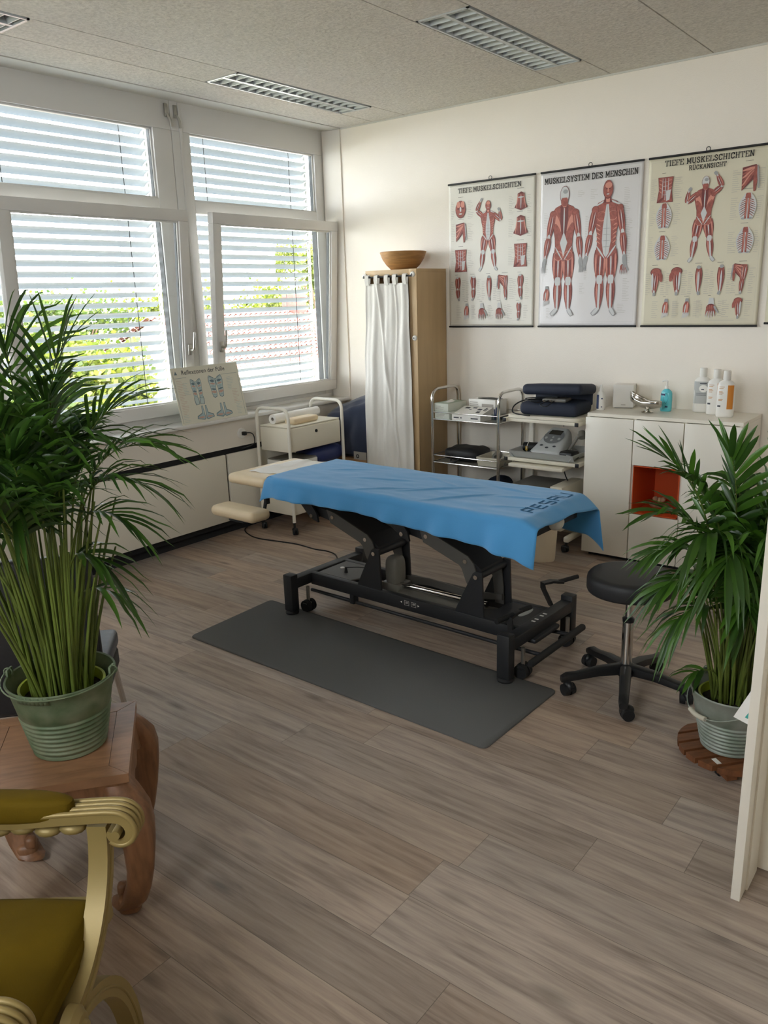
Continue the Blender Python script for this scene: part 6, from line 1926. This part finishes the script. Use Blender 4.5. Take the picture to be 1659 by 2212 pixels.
def palm(label, loc, mt_b, mt_l, fr, soil_z, hz, r0, r1, ear, bail, seed, nstem, bare, group=None, zoff=0.0):
    t = thing('potted_palm', label, 'plant', loc, 0)
    bucket(t, mt_b, hz, r0, r1, ear, bail)
    ri = r1 * .80
    m = MB(); m.lathe([(ri - .03, .025), (ri, soil_z + .01), (ri + .002, soil_z + .028), (ri - .005, soil_z + .028), (ri - .008, soil_z), (ri - .035, .03)], (0, 0, 0), 44); m.build('inner_pot', LIME, t)
    m = MB()
    m.lathe([(0, soil_z + .006), (ri * .4, soil_z + .008), (ri * .8, soil_z), (ri - .008, soil_z - .004)], (0, 0, 0), 36)
    for v in m.bm.verts: v.co.z += .006 * noise.noise(v.co * 40)
    m.build('soil', SOIL, t)
    rnd = random.Random(seed)
    for i in range(nstem):
        a, r_ = rnd.uniform(0, 6.28), ri * .68 * math.sqrt(rnd.random())
        b0 = Vector((r_ * math.cos(a), r_ * math.sin(a), soil_z))
        h = rnd.uniform(*bare)
        out = rnd.uniform(.03, .14)
        m = MB(); m.tube(bez(b0, b0 + Vector((math.cos(a) * out * .3, math.sin(a) * out * .3, h * .5)), b0 + Vector((math.cos(a) * out, math.sin(a) * out, h)), 8), [.0052, .0055, .0052, .0048, .0044, .004, .0036, .003, .0025], n=7)
        m.build('stem', STEM, t)
    for (tx, ty, tz, lift, n, L, wid, t0, dr) in fr:
        a = math.atan2(ty, tx) + rnd.uniform(-.3, .3)
        r_ = ri * .6 * math.sqrt(rnd.random())
        b0 = Vector((r_ * math.cos(a), r_ * math.sin(a), soil_z))
        cx = Vector((tx * .22, ty * .22, soil_z + (tz - soil_z) * .85 + lift))
        frond(t, mt_l, b0, cx, Vector((tx, ty, tz)), n, L, wid, t0, dr, rnd)
    return t
rnd = random.Random(21)
# left palm: soil at z .17 of the bucket, spread mostly to the window and the right of the picture
base = Vector((2.42, -4.15, 0.4705))
def rel(p): return (p[0] - base.x, p[1] - base.y, p[2] - base.z)
FL = []
# the named outliers of the outline (world points)
for p, li, n, L, wd, t0, dr in [
    ((2.52, -4.07, 1.60), .06, 10, .25, .012, .55, .2),
    ((2.63, -3.99, 1.45), .08, 12, .24, .011, .52, .35),
    ((2.66, -3.96, 1.34), .14, 13, .22, .011, .55, .45),
    ((2.64, -3.98, 1.24), .22, 12, .20, .011, .60, .5),
    ((2.60, -4.01, 1.14), .22, 8, .18, .012, .66, .5),
    ((2.54, -4.06, 1.02), .20, 6, .17, .018, .70, .6),
    ((2.56, -4.04, .93), .14, 3, .14, .017, .78, .8),
    ((2.40, -4.16, 1.62), .05, 13, .30, .013, .50, .35),
    ((2.30, -4.24, 1.58), .05, 13, .30, .014, .50, .4),
    ((2.22, -4.30, 1.45), .10, 13, .30, .014, .48, .5),
    ((2.12, -4.38, 1.30), .16, 16, .28, .022, .48, .6),
    ((2.05, -4.40, 1.12), .2, 16, .26, .022, .48, .7)]:
    x, y, z = rel(p); FL.append((x, y, z, li, n, L, wd, t0, dr))
for i in range(25):
    a = rnd.uniform(2.2, 5.6); r_ = rnd.uniform(.06, .30)
    if i > 19: a = rnd.uniform(-.7, 2.2); r_ = rnd.uniform(.05, .16)
    tz = rnd.uniform(.70, 1.05) - .25 * r_
    FL.append((r_ * math.cos(a), r_ * math.sin(a), tz, rnd.uniform(.04, .16), rnd.randint(11, 15), rnd.uniform(.20, .27), rnd.uniform(.011, .016), rnd.uniform(.50, .60), rnd.uniform(.25, .6)))
palm('tall potted palm in a green metal bucket on the carved wooden side table', base, GRNB, LEAFL, FL, .165, .222, .100, .146, R(38), (.985, .012, False), 5, 48, (.35, .62))
base = Vector((3.80, -2.375, 0.0655))
FR = []
for p, li, n, L, wd, t0, dr in [
    ((3.55, -2.57, 1.16), .04, 11, .20, .020, .52, .15),
    ((3.62, -2.52, 1.08), .08, 12, .20, .022, .50, .4),
    ((3.56, -2.56, .96), .12, 12, .20, .020, .52, .4),
    ((3.57, -2.55, .82), .18, 12, .19, .020, .54, .55),
    ((3.58, -2.54, .68), .24, 11, .18, .020, .58, .7),
    ((3.62, -2.52, .56), .26, 9, .17, .020, .62, .85),
    ((3.74, -2.45, 1.16), .02, 10, .20, .024, .54, .15),
    ((3.90, -2.35, 1.16), .05, 12, .22, .022, .50, .25),
    ((4.02, -2.22, 1.12), .08, 12, .22, .022, .50, .35),
    ((3.70, -2.58, .90), .18, 13, .22, .022, .55, .8),
    ((3.80, -2.62, .84), .22, 13, .22, .022, .55, .9),
    ((3.68, -2.47, .36), .06, 3, .12, .020, .78, .6)]:
    x, y, z = rel(p); FR.append((x, y, z, li, n, L, wd, t0, dr))
for i in range(26):
    a = rnd.uniform(-1.9, 3.0); r_ = rnd.uniform(.06, .30)
    tz = rnd.uniform(.58, 1.04) - .25 * r_
    FR.append((r_ * math.cos(a), r_ * math.sin(a), tz, rnd.uniform(.06, .2), rnd.randint(9, 13), rnd.uniform(.18, .24), rnd.uniform(.018, .026), rnd.uniform(.50, .60), rnd.uniform(.3, .8)))
palm('potted palm in a grey metal bucket on a slatted wooden plant roller', base, GREYB, LEAFR, FR, .175, .228, .098, .146, R(-35), (.97, .085, True), 9, 30, (.35, .6))

m = MB(Matrix.Translation((2.42, -4.15, .4705)) @ Matrix.Rotation(R(-62), 4, 'Z'))
for k in range(8):
    a0, a1 = -.32 + .08 * k, -.24 + .08 * k
    q = [(.1495 * math.cos(a), .1495 * math.sin(a)) for a in (a0, a1)]; q2 = [(.1475 * math.cos(a) - .002, .1475 * math.sin(a)) for a in (a0, a1)]
    m.f([m.v((*q[0], .222)), m.v((*q[1], .222)), m.v((*q2[1], .198)), m.v((*q2[0], .198))])
o = m.build('rim_plate', GRNB, None, solid=0.002); o.parent = bpy.data.objects['potted_palm']; o.matrix_parent_inverse = Matrix.Translation((-2.42, 4.15, -.4705))
# round slatted plant roller
pr = thing('plant_roller', 'round slatted wooden plant roller under the grey bucket', 'plant stand', (3.80, -2.375, 0), R(140))
RR = .178
for i, x in enumerate((-.145, -.087, -.029, .029, .087, .145)):
    hw = .0225
    P = []
    for k in range(9): 
        xx = x - hw + 2 * hw * k / 8
        P.append((xx, -math.sqrt(max(0, RR ** 2 - xx ** 2))))
    for k in range(8, -1, -1):
        xx = x - hw + 2 * hw * k / 8
        P.append((xx, math.sqrt(max(0, RR ** 2 - xx ** 2))))
    m = MB(); m.prism(P, lambda u, v, s_: (u, v, .042 + .022 * s_)); m.build('slat', ROLL, pr, smooth=False)
m = MB()
for y in (-.09, .09): m.box(-.155, .155, y - .02, y + .02, .026, .0415)
m.build('cross_bar', ROLL, pr, smooth=False)
for a in (0, 90, 180, 270):
    x, y = .115 * math.cos(R(a + 45)), .09 * math.copysign(1, math.sin(R(a + 45)))
    m = MB(); m.cyl((x - .008, y, .0135), (x + .008, y, .0135), .013, n=16); m.box(x - .011, x + .011, y - .012, y + .012, .014, .0255); m.build('castor', RUBB, pr)
m = MB(); m.box(-.105, -.07, .10, .118, .0642, .0648); m.build('price_sticker', WPL, pr, smooth=False)

# white furniture end at the right edge
pt = thing('bookcase', 'white bookcase end board with recessed rear panel at the right picture edge', 'bookcase', (4.022, -3.10, 0))
m = MB(); m.box(-.0125, .0125, 0, .30, 0, 1.46, .001); m.build('side_board', WHITEL, pt, smooth=False)
m = MB(); m.box(.0125, .85, .165, .185, .012, 1.46); m.box(.0125, .018, .06, .165, .0, 1.46); m.build('rear_panel', WHITEL, pt, smooth=False)
m = MB(); m.box(-.0125, .875, 0, .30, 1.4605, 1.485, .001); m.box(.85, .875, 0, .30, 0, 1.46); m.build('top_board', WHITEL, pt, smooth=False)
t = thing('leaflet', 'white leaflet with turquoise print sticking out beside the right bucket', 'leaflet', (3.9868, -2.98, .50), R(-12))
m = MB(); m.prism([(-.045, .0), (.02, -.01), (.02, .135), (.005, .115)], lambda u, v, s_: (u, .001 * s_, v)); m.build('sheet', PAPER, t, smooth=False)
m = MB(); m.f([m.v(p_) for p_ in ((-.012, -.0004, .012), (.012, -.0004, .008), (.012, -.0004, .05), (.0, -.0004, .035))]); m.build('leaflet_print', mat('turquoise_ink', '#3fa39a', .6), t, smooth=False)
m = MB(); m.box(.015, .024, .0, .002, -.01, .14); m.build('clip', ALU, t, smooth=False)

# ------------------------------------------------------------------ carved side table
sdx, sdy = Vector((-.615, -.79, 0)), Vector((-.767, .64, 0))
ctr = Vector((2.367, -3.882, 0)) * .5 + Vector((2.69, -4.152, 0)) * .5 + sdx * .21
rz = math.atan2(-sdx.y, -sdx.x)   # local +x towards the right edge
tb = thing('side_table', 'carved wooden side table with inward curled legs under the left palm', 'table', ctr, rz)
hx, hy = .212, .212
m = MB()
fw2 = .055
for a in (((-hx, -hy), (hx, -hy), (hx - fw2, -hy + fw2), (-hx + fw2, -hy + fw2)), ((hx, -hy), (hx, hy), (hx - fw2, hy - fw2), (hx - fw2, -hy + fw2)), ((hx, hy), (-hx, hy), (-hx + fw2, hy - fw2), (hx - fw2, hy - fw2)), ((-hx, hy), (-hx, -hy), (-hx + fw2, -hy + fw2), (-hx + fw2, hy - fw2))):
    c_ = Vector((sum(p_[0] for p_ in a) / 4, sum(p_[1] for p_ in a) / 4))
    q = [tuple(c_ + (Vector(p_) - c_) * .994) for p_ in a]
    m.prism(q, lambda u, v, s_: (u, v, .443 + .027 * s_))
m.build('top_frame', TEAKT, tb, smooth=False)
m = MB(); m.box(-hx + fw2 - .002, hx - fw2 + .002, -hy + fw2 - .002, hy - fw2 + .002, .450, .467); m.build('top_joint', SEAM, tb, smooth=False)
m = MB(); m.box(-hx + fw2 + .0012, hx - fw2 - .0012, -hy + fw2 + .0012, hy - fw2 - .0012, .452, .4695); m.build('top_panel', TEAKT, tb, smooth=False)
m = MB()
for sg in (-1, 1):
    for ax in (0, 1):
        # waisted frieze with a wavy lower edge
        n = 28
        P = [(-.19, .44)] + [(-.17 + .34 * k / n, .375 - .055 * (abs(2 * k / n - 1) ** 3) + .006 * math.cos(k / n * 6 * math.pi)) for k in range(n + 1)] + [(.19, .44)]
        if ax == 0: m.prism(P, lambda u, v, s_: (u, sg * (.185 + .022 * s_ + .010 * (1 - (v - .32) / .12)), v))
        else: m.prism(P, lambda u, v, s_: (sg * (.185 + .022 * s_ + .010 * (1 - (v - .32) / .12)), u, v))
m.box(-.205, .205, -.205, .205, .425, .444, .006)
m.build('apron', TEAK, tb)
for sx in (-1, 1):
    for sy in (-1, 1):
        m = MB()
        # path: distance outward along the diagonal, height
        path = [(.186, .435), (.200, .40), (.217, .36), (.228, .31), (.231, .25), (.226, .18), (.214, .11), (.198, .06), (.176, .025), (.150, .018)]
        hw = [.036, .046, .052, .049, .043, .038, .035, .035, .035, .026]
        rings = []
        for (d, z), w_ in zip(path, hw):
            ring = []
            for k in range(12):
                q = 2 * math.pi * k / 12 + math.pi / 4
                px, py = math.copysign(abs(math.cos(q)) ** .45, math.cos(q)) * w_, math.copysign(abs(math.sin(q)) ** .45, math.sin(q)) * w_
                ring.append(m.v((sx * (d - .012) + px, sy * (d - .012) + py, z)))
            rings.append(ring)
        for A_, B_ in zip(rings, rings[1:]):
            for k in range(12): m.f([A_[k], A_[(k + 1) % 12], B_[(k + 1) % 12], B_[k]])
        m.f(rings[0][::-1]); m.f(rings[-1])
        m.blob((sx * .166, sy * .166, .030), .034, .034, .030, .6, .6, nu=16, nv=8)
        m.blob((sx * .150, sy * .150, .062), .018, .018, .022, .7, .7, nu=12, nv=8)
        for v in m.bm.verts:
            if v.co.z < 0.0005: v.co.z = 0.0005
        m.build('leg', TEAK, tb, angle=55)

# ------------------------------------------------------------------ dark leather chair behind the palm
F_, S_ = Vector((-.75, .66, 0)), Vector((-.66, -.75, 0))
org = Vector((2.055, -3.795, 0)) + S_ * .225
ch = thing('leather_chair', 'dark leather dining chair with chrome legs behind the left palm', 'chair', org, math.atan2(F_.y, F_.x) - R(90))
# local +y is the facing direction, +x the sitter's right
m = MB(); m.box(-.225, .225, -.055, .0, .34, .895, .018, seg=3); m.build('backrest', LEATH, ch)
m = MB(); m.box(-.222, .222, .0, .345, .405, .475, .022, seg=4); m.build('seat', LEATHG, ch)
m = MB(); m.box(-.218, .218, -.04, .33, .33, .404, .012); m.build('seat_skirt', LEATH, ch)
for sx in (-1, 1):
    for y0, y1 in ((.305, .345), (-.03, -.05)):
        m = MB(); m.cyl((sx * .195, y0, .34), (sx * .215, y1 + (.06 if y0 > 0 else -.02), .0), .0125, .010, n=14); m.build('leg', CHROME, ch)

# ------------------------------------------------------------------ gilded armchair
Fd, Ld = Vector((.81, .58, 0)), Vector((-.58, .81, 0))
cen = Vector((3.245, -4.59, 0))          # between the arm scrolls
rz = math.atan2(Fd.y, Fd.x)
ac = thing('gilded_armchair', 'gilded X frame armchair with olive velvet seat at the bottom left corner', 'armchair', cen, rz)
# local: +x forward, +y towards the far arm
FX = -.085
m = MB()
def cush(u, v):
    s_ = -1 + 2 * u; q = v
    hwid = .245 - .02 * q
    x = FX - .005 - .44 * q
    edge = min(1, min(1 - abs(s_), 2 * q * 1.5, 2 * (1 - q) * 1.5) * 7)
    z = .425 + .045 * math.sin(min(1, max(0, edge)) * 1.5708) + .018 * (1 - s_ * s_) * (1 - (2 * q - 1) ** 2) - .03 * (1 - abs(s_) ** 2) * max(0, 1 - q * 4)
    if q < .15: x += .03 * (1 - s_ * s_) * (1 - q / .15) * 0
    return (x, hwid * s_, z)
m.grid(cush, 40, 30)
m.box(-.53, FX - .006, -.235, .235, .385, .428, .01)
m.build('seat_cushion', VELV, ac, angle=80)
m = MB()
for sg in (-1, 1):
    m.ribbon([(FX - .0, sg * .255, .405), (-.30, sg * .25, .40), (-.54, sg * .235, .40)], (0, .026, 0), .05)
m.ribbon([(-.535, -.24, .40), (-.535, .24, .40)], (.03, 0, 0), .05)
m.build('seat_rail', GOLD, ac)
def arcs(xc, nm, wx):
    for sg in (-1, 1):
        up = [(xc, sg * .262 * math.sin(t), .36 + .265 * (1 - math.cos(t))) for t in [i / 16 * 1.5708 for i in range(17)]]
        m = MB(); m.ribbon(up, (wx, 0, 0), [.036] * 17)
        for o_ in (-.5, .5):
            m.tube([(p_[0] + o_ * wx, p_[1], p_[2]) for p_ in up], .0035, n=6)
        m.build(nm + '_arm_post', GOLD, ac)
        lo_ = [(xc, sg * (.01 + .272 * math.sin(t)), .345 * math.cos(t) + .004) for t in [i / 16 * 1.5708 for i in range(17)]]
        m = MB(); m.ribbon(lo_, (wx, 0, 0), [.040] * 17)
        for o_ in (-.5, .5):
            m.tube([(p_[0] + o_ * wx, p_[1], p_[2]) for p_ in lo_], .0035, n=6)
        m.box(xc - wx * .7, xc + wx * .7, sg * .282 - .028, sg * .282 + .028, .0, .022, .006)
        m.build(nm + '_leg', GOLD, ac)
    m = MB(); T_ = Matrix.Rotation(R(90), 4, 'Y')
    m.lathe([(0, .034), (.012, .032), (.016, .024), (.026, .022), (.032, .014), (.038, .010), (.040, -.01), (0, -.01)], (xc + wx * .4, 0, .36), 24, T=T_)
    m.build(nm + '_rosette', GOLD, ac)
arcs(FX, 'front', .042)
arcs(-.52, 'rear', .040)
for sg in (-1, 1):
    y = sg * .255
    m = MB()
    # arm rail with rolled scroll end
    pth = [(-.52, y, .655), (-.40, y, .645), (-.28, y, .640), (-.16, y, .650), (-.07, y, .657)]
    sc = []
    for k in range(26):
        a = math.pi / 2 - k / 25 * 4.9
        r_ = .036 - .022 * k / 25
        sc.append((-.035 + r_ * math.cos(a), y, .621 + r_ * math.sin(a)))
    full = catmull(pth + [(-.045, y, .6575)], 5) + sc
    m.ribbon(full, (0, .052, 0), [.024] * (len(full) - 26) + [.024 - .012 * k / 25 for k in range(26)])
    V_ = [Vector(q_) for q_ in full]
    nrm = []
    for k in range(len(V_)):
        t_ = (V_[min(k + 1, len(V_) - 1)] - V_[max(k - 1, 0)]).normalized()
        nrm.append(Vector((-t_.z, 0, t_.x)))
    th_ = [.012] * (len(full) - 26) + [.012 - .006 * k / 25 for k in range(26)]
    for o_ in (-.0225, -.0075, .0075, .0225):
        m.tube([p_ + Vector((0, o_, 0)) + n_ * t_ for p_, n_, t_ in zip(V_[8:-6], nrm[8:-6], th_[8:-6])], .0062, n=7)
    m.cyl((-.035, y - .034, .621), (-.035, y + .034, .621), .010, n=16)
    for k in range(7):
        m.blob((-.47 + k * .055, y, .618 - .006 * (k % 2)), .030, .022, .014, nu=12, nv=6)
    rail = m.build('arm_rail', GOLD, ac, angle=60)
    m = MB(); m.blob((-.315, y, .668), .185, .033, .030, .55, .7, nu=30, nv=12); m.build('arm_pad', VELV, rail)
m = MB()
m.box(-.60, -.555, -.26, .26, .44, 1.0, .03, seg=4)
m.build('back_frame', GOLD, ac)
m = MB(); m.box(-.556, -.53, -.22, .22, .50, .96, .02, seg=3); m.build('back_cushion', VELV, ac)
